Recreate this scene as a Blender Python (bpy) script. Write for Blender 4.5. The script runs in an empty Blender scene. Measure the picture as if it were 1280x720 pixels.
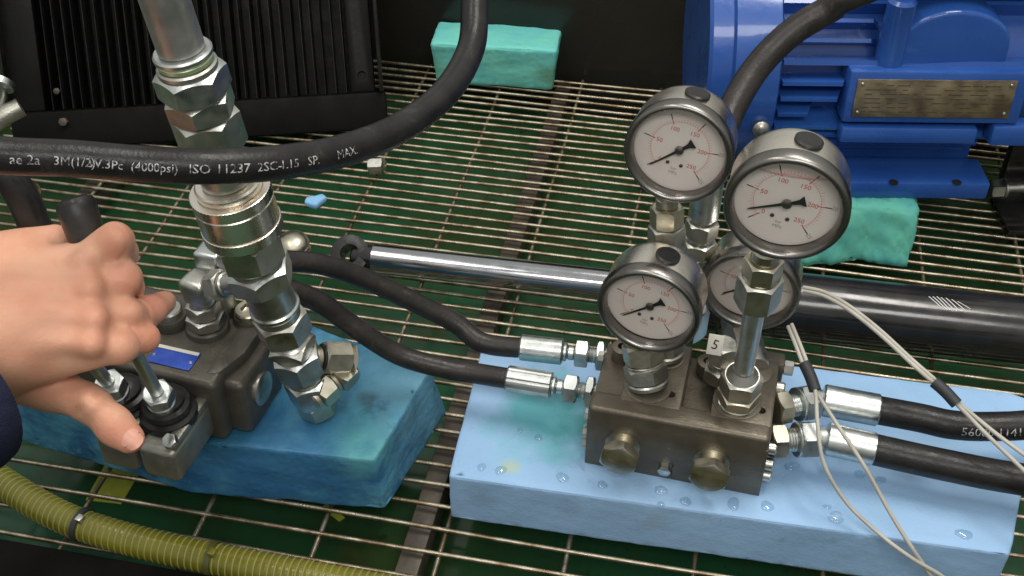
import bpy, bmesh, math, random
import numpy as np
from mathutils import Matrix, Vector
R = math.radians
random.seed(7)
scn = bpy.context.scene
# ------------------------------------------------------------------ camera
F = 1470.0; PITCH = R(40.5); CAM_H = 0.70
cd = bpy.data.cameras.new('camera'); cam = bpy.data.objects.new('camera', cd)
scn.collection.objects.link(cam); scn.camera = cam
cam.location = (0, 0, CAM_H); cam.rotation_euler = (R(90) - PITCH, 0, 0)
cd.sensor_width = 36; cd.lens = 36 * F / 1280; cd.clip_start = 0.02; cd.clip_end = 50
# ------------------------------------------------------------------ light
w = bpy.data.worlds.new('World'); scn.world = w; w.use_nodes = True
_bg = w.node_tree.nodes['Background']; _tc = w.node_tree.nodes.new('ShaderNodeTexCoord'); _sx = w.node_tree.nodes.new('ShaderNodeSeparateXYZ')
_rp = w.node_tree.nodes.new('ShaderNodeValToRGB'); _mr = w.node_tree.nodes.new('ShaderNodeMapRange'); _mr.inputs[1].default_value = -1
w.node_tree.links.new(_tc.outputs['Generated'], _sx.inputs[0]); w.node_tree.links.new(_sx.outputs['Z'], _mr.inputs[0]); w.node_tree.links.new(_mr.outputs[0], _rp.inputs[0])
_rp.color_ramp.elements[0].position = .40; _rp.color_ramp.elements[0].color = (.12, .12, .11, 1)      # workshop floor
_rp.color_ramp.elements[1].position = .75; _rp.color_ramp.elements[1].color = (.86, .87, .83, 1)      # pale ceiling
w.node_tree.links.new(_rp.outputs[0], _bg.inputs[0]); _bg.inputs[1].default_value = 0.54
def area(name, loc, size, power, col, aim=(0, .7, 0)):
    l = bpy.data.lights.new(name, 'AREA'); l.shape = 'RECTANGLE'; l.size, l.size_y = size
    l.energy = power; l.color = col
    o = bpy.data.objects.new(name, l); scn.collection.objects.link(o); o.location = loc
    o.rotation_euler = (Vector(aim) - Vector(loc)).to_track_quat('-Z', 'Y').to_euler()
area('ceiling_lamp', (0.55, 0.95, 2.2), (1.3, 0.35), 21, (1, .95, .88))
area('ceiling_lamp', (-0.75, 0.55, 2.3), (1.3, 0.35), 9, (1, .96, .91))
area('ceiling_lamp', (0.1, -1.0, 2.1), (1.4, 0.5), 17, (1, .97, .93))
scn.view_settings.view_transform = 'Standard'; scn.view_settings.look = 'None'
scn.view_settings.exposure = 0.28; scn.view_settings.gamma = 1
scn.render.engine = 'CYCLES'
# ------------------------------------------------------------------ pixel -> place
FWD = Vector((0, math.cos(PITCH), -math.sin(PITCH))); UPV = Vector((0, math.sin(PITCH), math.cos(PITCH)))
CAM = Vector((0, 0, CAM_H))
def ray(x, y): return FWD + Vector((1, 0, 0)) * ((x - 640) / F) + UPV * ((360 - y) / F)
def P(x, y, z=0.0):
    r = ray(x, y); return CAM + r * ((z - CAM_H) / r.z)
def PY(x, y, Y):
    r = ray(x, y); return CAM + r * (Y / r.y)
def PD(x, y, d): return CAM + ray(x, y) * d
def proj(p):
    d = Vector(p) - CAM; q = d.dot(FWD); return 640 + F * d.x / q, 360 - F * d.dot(UPV) / q
GA = R(11.4)
GX = Vector((math.cos(GA), -math.sin(GA), 0)); GY = Vector((math.sin(GA), math.cos(GA), 0)); Z = Vector((0, 0, 1))
def G(u, v, z=0.0): return GX * u + GY * v + Z * z
# ------------------------------------------------------------------ materials
def mat(name, col, metal=0.0, rough=0.5, col2=None, nscale=40, namt=.5, bump=0.0, bscale=200, rvar=0.0, spec=.5, sss=0.0,
        coat=0.0, trans=0.0, ior=1.45, detail=4, lo=.35, hi=.65, aniso=None):
    m = bpy.data.materials.new(name); m.use_nodes = True
    nt = m.node_tree; b = nt.nodes['Principled BSDF']
    b.inputs['Base Color'].default_value = (*col, 1); b.inputs['Metallic'].default_value = metal
    b.inputs['Roughness'].default_value = rough; b.inputs['Specular IOR Level'].default_value = spec
    b.inputs['IOR'].default_value = ior; b.inputs['Coat Weight'].default_value = coat; b.inputs['Coat Roughness'].default_value = .08
    b.inputs['Transmission Weight'].default_value = trans
    if sss:
        b.inputs['Subsurface Weight'].default_value = sss; b.inputs['Subsurface Radius'].default_value = (1, .3, .15)
        b.inputs['Subsurface Scale'].default_value = .004
    tc = nt.nodes.new('ShaderNodeTexCoord')
    def noise(sc, det=4):
        n = nt.nodes.new('ShaderNodeTexNoise'); n.inputs['Scale'].default_value = sc; n.inputs['Detail'].default_value = det
        if aniso:
            mp = nt.nodes.new('ShaderNodeMapping'); mp.inputs['Scale'].default_value = aniso
            nt.links.new(tc.outputs['Object'], mp.inputs[0]); nt.links.new(mp.outputs[0], n.inputs[0])
        else: nt.links.new(tc.outputs['Object'], n.inputs[0])
        return n
    if col2:
        n = noise(nscale, detail); r = nt.nodes.new('ShaderNodeValToRGB')
        r.color_ramp.elements[0].position = lo; r.color_ramp.elements[1].position = hi
        r.color_ramp.elements[0].color = (*col, 1); r.color_ramp.elements[1].color = (*[col[i] + (col2[i] - col[i]) * min(1, namt * 2) for i in range(3)], 1)
        nt.links.new(n.outputs[0], r.inputs[0]); nt.links.new(r.outputs[0], b.inputs['Base Color'])
    if rvar:
        n = noise(nscale * 1.7 + 5); mr = nt.nodes.new('ShaderNodeMapRange')
        mr.inputs[1].default_value = .3; mr.inputs[2].default_value = .7
        mr.inputs[3].default_value = max(.03, rough - rvar); mr.inputs[4].default_value = min(1, rough + rvar)
        nt.links.new(n.outputs[0], mr.inputs[0]); nt.links.new(mr.outputs[0], b.inputs['Roughness'])
    if bump:
        n = noise(bscale, 5); bp = nt.nodes.new('ShaderNodeBump'); bp.inputs['Strength'].default_value = bump; bp.inputs['Distance'].default_value = .001
        nt.links.new(n.outputs[0], bp.inputs['Height']); nt.links.new(bp.outputs[0], b.inputs['Normal'])
    return m
def speckle(m, scale, thr, col, amt, stretch=(1, 1, 1)):
    """grime: fine uneven specks and rubbed marks of another colour"""
    nt = m.node_tree; b = nt.nodes['Principled BSDF']; tc = nt.nodes.new('ShaderNodeTexCoord'); mp = nt.nodes.new('ShaderNodeMapping'); mp.inputs['Scale'].default_value = stretch
    nt.links.new(tc.outputs['Object'], mp.inputs[0])
    n = nt.nodes.new('ShaderNodeTexNoise'); n.inputs['Scale'].default_value = scale; n.inputs['Detail'].default_value = 8; n.inputs['Roughness'].default_value = .7; n.inputs['Distortion'].default_value = .6
    nt.links.new(mp.outputs[0], n.inputs[0])
    mr = nt.nodes.new('ShaderNodeMapRange'); mr.inputs[1].default_value = thr; mr.inputs[2].default_value = thr + .12; mr.inputs[4].default_value = amt
    nt.links.new(n.outputs[0], mr.inputs[0])
    mx = nt.nodes.new('ShaderNodeMix'); mx.data_type = 'RGBA'; mx.inputs[7].default_value = (*col, 1); nt.links.new(mr.outputs[0], mx.inputs[0])
    if b.inputs['Base Color'].links: nt.links.new(b.inputs['Base Color'].links[0].from_socket, mx.inputs[6])
    else: mx.inputs[6].default_value = b.inputs['Base Color'].default_value
    nt.links.new(mx.outputs[2], b.inputs['Base Color'])
def stains(m, spots):
    """spots: (centre, radius, colour, strength) - blotches that stay put on the thing"""
    nt = m.node_tree; b = nt.nodes['Principled BSDF']
    tc = nt.nodes.new('ShaderNodeTexCoord')
    ns = nt.nodes.new('ShaderNodeTexNoise'); ns.inputs['Scale'].default_value = 45; ns.inputs['Detail'].default_value = 5
    nt.links.new(tc.outputs['Object'], ns.inputs[0])
    cur = b.inputs['Base Color'].links[0].from_socket if b.inputs['Base Color'].links else None
    for c, rad, col, st in spots:
        geo = nt.nodes.new('ShaderNodeNewGeometry')
        d = nt.nodes.new('ShaderNodeVectorMath'); d.operation = 'DISTANCE'; d.inputs[1].default_value = c
        nt.links.new(geo.outputs['Position'], d.inputs[0])
        ad = nt.nodes.new('ShaderNodeMath'); ad.operation = 'MULTIPLY_ADD'; ad.inputs[1].default_value = rad * 1.5; ad.inputs[2].default_value = -rad * .75
        nt.links.new(ns.outputs[0], ad.inputs[0])
        sm = nt.nodes.new('ShaderNodeMath'); sm.operation = 'ADD'; nt.links.new(d.outputs['Value'], sm.inputs[0]); nt.links.new(ad.outputs[0], sm.inputs[1])
        mr = nt.nodes.new('ShaderNodeMapRange'); mr.inputs[1].default_value = rad * .35; mr.inputs[2].default_value = rad
        mr.inputs[3].default_value = st; mr.inputs[4].default_value = 0
        nt.links.new(sm.outputs[0], mr.inputs[0])
        mx = nt.nodes.new('ShaderNodeMix'); mx.data_type = 'RGBA'; mx.inputs[7].default_value = (*col, 1)
        nt.links.new(mr.outputs[0], mx.inputs[0])
        if cur: nt.links.new(cur, mx.inputs[6])
        else: mx.inputs[6].default_value = b.inputs['Base Color'].default_value
        cur = mx.outputs[2]
    nt.links.new(cur, b.inputs['Base Color'])
zinc = mat('zinc', (.60, .60, .56), 1, .36, (.42, .41, .36), 60, .5, .12, 350, .10)
zincb = mat('zinc_bluish', (.64, .67, .66), 1, .34, (.50, .52, .50), 70, .5, .12, 350, .08)
nickel = mat('yellow_zinc', (.60, .56, .46), 1, .36, (.45, .42, .33), 60, .5, .1, 350, .1)
inox = mat('stainless', (.90, .85, .76), 1, .27, (.76, .70, .61), 30, .5, .06, 500, .07)
bezelm = mat('bezel_steel', (.27, .255, .24), 1, .30, (.20, .19, .175), 40, .5, .05, 500, .06)
chrome = mat('chrome_rod', (.40, .41, .43), 1, .17, None, 40, .5, 0, 200, .04)
rubber = mat('hose_rubber', (.012, .0115, .0115), 0, .34, (.020, .019, .018), 60, .5, .25, 500, .08, .36)
rubber2 = mat('dull_rubber', (.019, .017, .0155), 0, .37, (.030, .026, .024), 70, .5, .3, 420, .08, .4)
black = mat('black_plastic', (.012, .012, .012), 0, .35, (.022, .021, .02), 50, .5, .1, 300, .1)
knobm = mat('knob_plastic', (.016, .015, .014), 0, .38, (.04, .037, .034), 60, .5, .15, 300, .12)
blackp = mat('black_enamel', (.010, .010, .010), 0, .22, (.02, .019, .018), 25, .5, .08, 150, .08, .6, coat=.3)
radm = mat('radiator_black', (.005, .005, .0045), .0, .40, (.007, .007, .006), 25, .5, .15, 200, .08, .18)
finm = mat('fin_metal', (.006, .006, .0055), .0, .36, (.013, .013, .011), 80, .5, .1, 200, .1, .25)
iron = mat('phosphated_iron', (.155, .135, .105), .55, .40, (.11, .094, .07), 45, .5, .28, 420, .08)
iron2 = mat('valve_iron', (.125, .115, .095), .5, .42, (.085, .078, .064), 45, .5, .3, 420, .08)
cast = mat('cast_alloy', (.42, .41, .36), .85, .42, (.33, .32, .27), 60, .5, .3, 420, .08)
wirem = mat('grating_wire', (.45, .395, .295), .85, .35, (.22, .165, .10), 55, .5, .35, 260, .12, lo=.42, hi=.62)
barm = mat('bar_steel', (.095, .078, .06), .3, .55, (.05, .042, .033), 40, .5, .4, 200, .1)
trayg = mat('tray_green', (.016, .080, .036), 0, .16, (.024, .050, .016), 7, .5, .12, 30, .12, .5)
walldark = mat('dark_panel', (.020, .019, .016), 0, .26, (.028, .026, .021), 6, .5, .04, 30, .08, .4)
foamA = mat('foam_pale_blue', (.325, .515, .765), 0, .62, (.275, .455, .69), 11, .5, .34, 420, .08, .35)
foamB = mat('foam_dirty_blue', (.030, .135, .27), 0, .46, (.095, .32, .45), 34, .5, .7, 210, .18, .4, lo=.36, hi=.66, detail=8)
foamC = mat('foam_turquoise', (.20, .66, .54), 0, .6, (.15, .58, .57), 25, .5, .4, 160, .1, .35)
foamD = mat('foam_sea_green', (.14, .52, .40), 0, .6, (.09, .40, .38), 30, .5, .8, 60, .1, .35)
bluep = mat('motor_blue', (.020, .082, .34), 0, .30, (.026, .100, .38), 14, .5, .22, 160, .07, .5, coat=.5)
brass = mat('brass_plate', (.40, .32, .20), .75, .46, (.19, .15, .10), 55, .5, .25, 300, .12, aniso=(1, 1, 1.4))
dialm = mat('dial_paper', (.90, .83, .80), 0, .5, (.88, .79, .76), 30, .5)
redm = mat('dial_red', (.62, .10, .09), 0, .5)
pinkm = mat('dial_pink', (.80, .42, .40), 0, .5)
greym = mat('dial_grey', (.42, .39, .37), 0, .5)
inkm = mat('dial_black', (.02, .02, .02), 0, .45)
whitep = mat('print_white', (.50, .50, .48), 0, .55, (.06, .06, .06), 420, .5, lo=.44, hi=.62)
markw = mat('paint_white', (.62, .62, .60), 0, .55)
tagm = mat('tag_white', (.66, .63, .56), 0, .5)
cablem = mat('cable_grey', (.50, .48, .42), 0, .42, (.40, .38, .33), 60, .5, .1, 200)
shrink = mat('heat_shrink', (.03, .032, .036), 0, .5, None, 40, .5, .2, 300)
bplate = mat('blue_plate', (.025, .07, .42), .3, .3, (.04, .10, .5), 70, .5, .05, 200, .1)
navy = mat('navy_cloth', (.010, .013, .030), 0, .9, (.016, .019, .040), 120, .5, .8, 900, 0, .2)
skin = mat('skin', (.62, .305, .20), 0, .43, (.69, .385, .26), 28, .5, .22, 420, .05, .42, sss=.35)
_nt = skin.node_tree; _vo = _nt.nodes.new('ShaderNodeTexVoronoi'); _vo.feature = 'DISTANCE_TO_EDGE'; _vo.inputs['Scale'].default_value = 620
_tc2 = _nt.nodes.new('ShaderNodeTexCoord'); _nt.links.new(_tc2.outputs['Object'], _vo.inputs[0])
_b2 = _nt.nodes.new('ShaderNodeBump'); _b2.inputs['Strength'].default_value = .16; _b2.inputs['Distance'].default_value = .0006
_nt.links.new(_vo.outputs['Distance'], _b2.inputs['Height']); _pb = _nt.nodes['Principled BSDF']
_nt.links.new(_pb.inputs['Normal'].links[0].from_socket, _b2.inputs['Normal']); _nt.links.new(_b2.outputs[0], _pb.inputs['Normal'])
nailm = mat('nail', (.64, .32, .235), 0, .42, None, 30, .5, 0, 100, 0, .5, sss=.2)
scrapb = mat('scrap_blue', (.25, .52, .80), 0, .6, (.20, .42, .70), 60, .5, .5, 150)
scrapy = mat('scrap_yellow', (.42, .45, .05), 0, .5, (.30, .36, .06), 90, .5, .3, 150)
# yellow translucent hose wall
yel = mat('yellow_hose', (.185, .170, .016), 0, .26, (.125, .120, .012), 30, .5, .06, 150, .06, .5, coat=.3)
yel2 = mat('yellow_hose_spiral', (.30, .285, .08), 0, .24, None, 30, .5, 0, 150, 0, .5, coat=.3)
gl = bpy.data.materials.new('gauge_glass'); gl.use_nodes = True
_n = gl.node_tree; _n.nodes.clear()
_o = _n.nodes.new('ShaderNodeOutputMaterial'); _t = _n.nodes.new('ShaderNodeBsdfTransparent'); _g = _n.nodes.new('ShaderNodeBsdfGlossy')
_g.inputs['Roughness'].default_value = .03; _lw = _n.nodes.new('ShaderNodeLayerWeight'); _pw = _n.nodes.new('ShaderNodeMath'); _pw.operation = 'POWER'; _pw.inputs[1].default_value = 4
_lw.inputs[0].default_value = .5; _n.links.new(_lw.outputs['Facing'], _pw.inputs[0])
_f = _n.nodes.new('ShaderNodeMath'); _f.operation = 'MULTIPLY_ADD'; _f.inputs[1].default_value = .7; _f.inputs[2].default_value = .035; _n.links.new(_pw.outputs[0], _f.inputs[0])
_t.inputs[0].default_value = (.97, .97, .96, 1)
_m = _n.nodes.new('ShaderNodeMixShader'); _n.links.new(_f.outputs[0], _m.inputs[0]); _n.links.new(_t.outputs[0], _m.inputs[1]); _n.links.new(_g.outputs[0], _m.inputs[2]); _n.links.new(_m.outputs[0], _o.inputs[0])
water = gl.copy(); water.name = 'water_drop'
for _q in water.node_tree.nodes:
    if _q.type == 'MATH' and _q.operation == 'MULTIPLY_ADD': _q.inputs[2].default_value = .07
    if _q.type == 'BSDF_TRANSPARENT': _q.inputs[0].default_value = (.955, .98, .99, 1)
speckle(foamA, 26, .60, (.16, .24, .30), .45); speckle(foamA, 7, .60, (.22, .36, .50), .45, (1, 2.5, 1)); speckle(foamA, 210, .66, (.18, .28, .38), .5)
speckle(foamB, 24, .57, (.012, .05, .075), .8); speckle(foamB, 60, .60, (.20, .42, .48), .6); speckle(foamB, 230, .62, (.015, .05, .08), .6)
speckle(foamC, 40, .60, (.10, .34, .26), .6); speckle(foamC, 190, .62, (.12, .36, .30), .5); speckle(foamD, 30, .55, (.05, .24, .22), .7); speckle(foamD, 170, .60, (.05, .22, .18), .6)
speckle(bluep, 45, .63, (.03, .045, .10), .5); speckle(bluep, 330, .70, (.22, .24, .26), .5)
speckle(rubber, 60, .60, (.075, .07, .062), .5); speckle(rubber2, 60, .58, (.085, .076, .066), .55); speckle(rubber2, 300, .64, (.10, .09, .08), .5)
speckle(iron, 70, .60, (.06, .052, .04), .6); speckle(iron2, 70, .60, (.045, .04, .032), .6)
speckle(trayg, 16, .56, (.050, .050, .014), .7); speckle(trayg, 60, .60, (.012, .016, .008), .8); speckle(blackp, 120, .66, (.06, .055, .05), .5)
speckle(wirem, 140, .60, (.10, .06, .035), .8); speckle(skin, 75, .58, (.66, .24, .16), .28); speckle(skin, 260, .64, (.50, .20, .13), .25)
# ------------------------------------------------------------------ mesh helpers
def basis(ax):
    ax = Vector(ax).normalized()
    h = Vector((0, 0, 1)) if abs(ax.z) < .9 else Vector((0, 1, 0))
    a = h.cross(ax).normalized(); return a, ax.cross(a), ax
class MB:
    def __init__(s): s.v = []; s.f = []
    def add(s, vs, fs):
        o = len(s.v); s.v += [Vector(p) for p in vs]; s.f += [[i + o for i in f] for f in fs]; return s
    def rings(s, rings, close0=True, close1=True):
        n = len(rings[0]); vs = [p for r in rings for p in r]; fs = []
        for k in range(len(rings) - 1):
            for i in range(n):
                j = (i + 1) % n; fs.append([k * n + i, k * n + j, (k + 1) * n + j, (k + 1) * n + i])
        if close0: fs.append(list(range(n))[::-1])
        if close1: fs.append([(len(rings) - 1) * n + i for i in range(n)])
        return s.add(vs, fs)
    def lathe(s, prof, o, ax, n=32, c0=True, c1=True):
        a, b, c = basis(ax); o = Vector(o)
        return s.rings([[o + c * t + (a * math.cos(2 * math.pi * i / n) + b * math.sin(2 * math.pi * i / n)) * r for i in range(n)] for t, r in prof], c0, c1)
    def hex(s, o, ax, L, ap, rot=0.0, ch=.93, sides=6):
        a, b, c = basis(ax); o = Vector(o); n = sides * 6; st = 2 * math.pi / sides
        def rr(i):
            th = 2 * math.pi * i / n; return ap / math.cos(((th) % st) - st / 2)
        tan = math.tan(R(32)); rc = ap * ch
        rings = []
        for kind in range(4):
            rg = []
            for i in range(n):
                th = 2 * math.pi * i / n + rot; d = a * math.cos(th) + b * math.sin(th)
                q = (rr(i) - rc) * tan
                q = min(q, L * .4)
                t, r = [(0, rc), (q, rr(i)), (L - q, rr(i)), (L, rc)][kind]
                rg.append(o + c * t + d * r)
            rings.append(rg)
        return s.rings(rings)
    def box(s, c, size, M=None, bev=0.0, seg=2):
        bm = bmesh.new(); bmesh.ops.create_cube(bm, size=1)
        bmesh.ops.scale(bm, vec=size, verts=bm.verts)
        if bev: bmesh.ops.bevel(bm, geom=bm.edges[:], offset=bev, segments=seg, profile=.5, affect='EDGES')
        bmesh.ops.translate(bm, vec=c, verts=bm.verts)
        if M is not None: bmesh.ops.transform(bm, matrix=M, verts=bm.verts)
        bm.verts.index_update(); s.add([v.co.copy() for v in bm.verts], [[v.index for v in f.verts] for f in bm.faces]); bm.free(); return s
    def prism(s, poly, z0, z1, M=None, bev=0.0, seg=2):
        bm = bmesh.new(); n = len(poly)
        b = [bm.verts.new((x, y, z0)) for x, y in poly]; t = [bm.verts.new((x, y, z1)) for x, y in poly]
        bm.faces.new(b[::-1]); bm.faces.new(t)
        for i in range(n): bm.faces.new((b[i], b[(i + 1) % n], t[(i + 1) % n], t[i]))
        bmesh.ops.recalc_face_normals(bm, faces=bm.faces)
        if bev: bmesh.ops.bevel(bm, geom=bm.edges[:], offset=bev, segments=seg, profile=.5, affect='EDGES')
        if M is not None: bmesh.ops.transform(bm, matrix=M, verts=bm.verts)
        bm.verts.index_update(); s.add([v.co.copy() for v in bm.verts], [[v.index for v in f.verts] for f in bm.faces]); bm.free(); return s
    def tube(s, path, r, n=16, caps=True):
        T = []; m = len(path)
        rings = []; nrm = None
        for i, p in enumerate(path):
            t = (path[min(i + 1, m - 1)] - path[max(i - 1, 0)]).normalized()
            if nrm is None: nrm = basis(t)[0]
            nrm = (nrm - t * nrm.dot(t)).normalized(); b = t.cross(nrm)
            rad = r(i / (m - 1)) if callable(r) else r
            rings.append([p + (nrm * math.cos(2 * math.pi * k / n) + b * math.sin(2 * math.pi * k / n)) * rad for k in range(n)])
        return s.rings(rings, caps, caps)
def spline(pts, n=60):
    pts = [Vector(p) for p in pts]; q = [pts[0] * 2 - pts[1]] + pts + [pts[-1] * 2 - pts[-2]]; out = []
    segs = len(pts) - 1; per = max(2, n // segs)
    for i in range(segs):
        a, b, c, d = q[i:i + 4]
        for k in range(per):
            t = k / per
            out.append(.5 * ((2 * b) + (c - a) * t + (2 * a - 5 * b + 4 * c - d) * t * t + (3 * b - a - 3 * c + d) * t ** 3))
    out.append(pts[-1])
    # even spacing
    L = [0]
    for i in range(1, len(out)): L.append(L[-1] + (out[i] - out[i - 1]).length)
    res = []; j = 0
    for k in range(n + 1):
        s = L[-1] * k / n
        while j < len(L) - 2 and L[j + 1] < s: j += 1
        t = (s - L[j]) / max(1e-9, L[j + 1] - L[j]); res.append(out[j].lerp(out[j + 1], min(1, t)))
    return res
MW = {}
def thing(name, label, cat, loc=(0, 0, 0), group=None, M=None):
    o = bpy.data.objects.new(name, None); scn.collection.objects.link(o); o.empty_display_size = .02
    M = M if M is not None else Matrix.Translation(Vector(loc)); o.matrix_world = M; MW[o.name] = M.copy()
    o['label'] = label; o['category'] = cat
    if group: o['group'] = group
    return o
def part(name, mb, m, parent=None, ang=33, local=False, inset=None):
    me = bpy.data.meshes.new(name)
    Mi = MW[parent.name].inverted() if parent is not None and not local else None
    vs = [Mi @ v for v in mb.v] if Mi is not None else mb.v
    me.from_pydata([tuple(v) for v in vs], [], mb.f); me.update()
    bm = bmesh.new(); bm.from_mesh(me); bmesh.ops.recalc_face_normals(bm, faces=bm.faces); bm.to_mesh(me); bm.free()
    if ang:
        me.polygons.foreach_set('use_smooth', [True] * len(me.polygons)); me.set_sharp_from_angle(angle=R(ang))
    me.materials.append(m)
    o = bpy.data.objects.new(name, me); scn.collection.objects.link(o)
    if parent is not None:
        o.parent = parent; MW[o.name] = MW[parent.name]
    else: MW[o.name] = Matrix.Identity(4)
    return o
def tag(o, label, cat, group=None):
    o['label'] = label; o['category'] = cat
    if group: o['group'] = group
    return o
def struct(o): o['kind'] = 'structure'; return o
def cut(o, mb):
    c = part('cutter', mb, black, None, 0); c.matrix_world = Matrix.Identity(4)
    bpy.context.view_layer.update()
    md = o.modifiers.new('b', 'BOOLEAN'); md.operation = 'DIFFERENCE'; md.object = c; md.solver = 'EXACT'
    dg = bpy.context.evaluated_depsgraph_get(); me = bpy.data.meshes.new_from_object(o.evaluated_get(dg))
    o.modifiers.clear(); o.data = me
    me.polygons.foreach_set('use_smooth', [True] * len(me.polygons)); me.set_sharp_from_angle(angle=R(33))
    bpy.data.objects.remove(c)
def subd(o, n=2):
    md = o.modifiers.new('s', 'SUBSURF'); md.levels = n; md.render_levels = n
def text_mesh(body, size, align='CENTER', sub=False):
    c = bpy.data.curves.new('t', 'FONT'); c.body = body; c.size = size; c.align_x = align; c.align_y = 'CENTER'; c.resolution_u = 2
    o = bpy.data.objects.new('t', c); me = bpy.data.meshes.new_from_object(o)
    bm = bmesh.new(); bm.from_mesh(me); bmesh.ops.triangulate(bm, faces=bm.faces)
    if sub:
        for _ in range(3):
            es = [e for e in bm.edges if e.calc_length() > size * .25]
            if es: bmesh.ops.subdivide_edges(bm, edges=es, cuts=1); bmesh.ops.triangulate(bm, faces=bm.faces)
    bm.verts.index_update(); vs = [v.co.copy() for v in bm.verts]; fs = [[v.index for v in f.verts] for f in bm.faces]; bm.free()
    bpy.data.objects.remove(o); bpy.data.curves.remove(c); bpy.data.meshes.remove(me); return vs, fs
def wrap_text(body, size, path, r, s0, facing, name, m, parent, flip=False, stretch=1.0):
    vs, fs = text_mesh(body, size, 'LEFT', True); L = [0]
    for i in range(1, len(path)): L.append(L[-1] + (path[i] - path[i - 1]).length)
    out = []; facing = Vector(facing).normalized()
    for v in vs:
        s = s0 + v.x * stretch; i = 0
        i = max(0, min(len(L) - 2, int(np.searchsorted(L, s)) - 1)); t = (s - L[i]) / (L[i + 1] - L[i])
        p = path[i].lerp(path[i + 1], t)
        tg = (path[min(i + 2, len(path) - 1)] - path[max(i - 1, 0)]).normalized()
        n = (facing - tg * facing.dot(tg)).normalized(); u = n.cross(tg)
        th = v.y / r
        out.append(p + (n * math.cos(th) + u * math.sin(th)) * (r + .00025))
    return part(name, MB().add(out, fs), m, parent, 0)
def stack(parent, o, ax, items, m=zinc, rot=0.3):
    """a row of turned and hexagonal pieces along one axis: (kind, length, radius[, name[, material]])"""
    o = Vector(o); ax = Vector(ax).normalized(); t = 0
    for it in items:
        kind, L, r = it[:3]; name = it[3] if len(it) > 3 and it[3] else None; mm = it[4] if len(it) > 4 else m
        q = o + ax * t; mb = MB()
        if kind == 'hex': mb.hex(q, ax, L, r, rot); name = name or 'hex_nut'
        elif kind == 'sq': mb.hex(q, ax, L, r, rot, .97, 4); name = name or 'square_body'
        elif kind == 'cyl':
            c = min(.0012, L * .25, r * .3); mb.lathe([(0, r - c), (c, r), (L - c, r), (L, r - c)], q, ax); name = name or 'collar'
        elif kind == 'thread':
            k = max(2, int(L / .0016)); pr = []
            for i in range(k): pr += [(L * i / k, r * .93), (L * (i + .5) / k, r)]
            mb.lathe(pr + [(L, r * .93)], q, ax, 28); name = name or 'thread'
        elif kind == 'cone':
            mb.lathe([(0, r[0]), (L, r[1])], q, ax); name = name or 'cone'
        elif kind == 'dome':
            mb.lathe([(L * math.sin(R(a)), r * math.cos(R(a))) for a in (0, 15, 30, 45, 60, 75, 87)], q, ax); name = name or 'cap'
        elif kind == 'crimp':
            a, b, c = basis(ax); rings = []
            for tt, k in ((0, .93), (.03, 1), (.97, 1), (1, .9)):
                rings.append([q + c * L * tt + (a * math.cos(2 * math.pi * i / 64) + b * math.sin(2 * math.pi * i / 64)) * r * k * (1 - .07 * (i % 8 in (0, 1))) for i in range(64)])
            mb.rings(rings); name = name or 'ferrule'
        elif kind == 'knurl':
            a, b, c = basis(ax); nn = 120; rings = []; kz = max(3, int(L / .0012))
            rings.append([q + (a * math.cos(2 * math.pi * i / nn) + b * math.sin(2 * math.pi * i / nn)) * r * .97 for i in range(nn)])
            for z in range(kz + 1):
                rings.append([q + c * (L * (.04 + .92 * z / kz)) + (a * math.cos(2 * math.pi * i / nn) + b * math.sin(2 * math.pi * i / nn)) * r * (1 - .018 * ((i + z) % 2)) for i in range(nn)])
            rings.append([q + c * L + (a * math.cos(2 * math.pi * i / nn) + b * math.sin(2 * math.pi * i / nn)) * r * .97 for i in range(nn)])
            mb.rings(rings); name = name or 'knurled_ring'
        if kind != 'gap': part(name, mb, mm, parent, 25)
        t += L
    return o + ax * t
def frame(o, yaw):
    return Matrix.Translation(Vector(o)) @ Matrix.Rotation(yaw, 4, 'Z')

# ================================================================== SETTING
tray = struct(part('drip_tray', MB().box((.05, .80, -.056), (2.2, 1.6, .008), Matrix.Rotation(-GA, 4, 'Z')), trayg, None, 0))
wallM = Matrix.Rotation(-GA, 4, 'Z')
wl = part('back_wall', MB().box((0.05, 1.19 + .01, .125), (2.4, .02, .37), wallM, .002), walldark)
struct(wl)
rim = part('tray_rim', MB().box((-.25, .385, -.012), (1.5, .12, .05), wallM, .004), mat('rim_black', (.004, .004, .004), 0, .7, (.008, .0075, .007), 20, .5, .3, 90, .1, .06)); struct(rim)
# ---- wire grating
gr = thing('wire_grating', 'rusty bare steel wire grating of long parallel wires over the green tray', 'grating', (0, .8, 0))
def wirepath(a, b, n, amp):
    ph = random.random() * 6; ph2 = random.random() * 6
    d = (b - a); s = d.cross(Z).normalized(); out = []
    for i in range(n + 1):
        t = i / n; out.append(a + d * t + Z * (math.sin(ph + t * 21) * amp) + s * (math.sin(ph2 + t * 13) * amp * 1.3))
    return out
WR = .0018
v = .458; k = 0
while v < 1.185:
    part('wire', MB().tube(wirepath(G(-.75, v, .0), G(.62, v + random.uniform(-.001, .001), 0), 34, .0006), WR, 8, True), wirem, gr, 60)
    v += float(np.interp(v, [.48, .62, .80, 1.0], [.0222, .0175, .0148, .0136])); k += 1
u = -.155 - .091 * 7
while u < .62:
    part('cross_wire', MB().tube(wirepath(G(u, .452, -.0036), G(u, 1.186, -.0036), 16, .0004), .0019, 8, True), wirem, gr, 60)
    u += .091
for u in (-.176, .34, -.62):
    part('support_bar', MB().box((u, .815, -.0175), (.017, .735, .023), wallM, .001), barm, gr)
for px in (): pass
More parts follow.
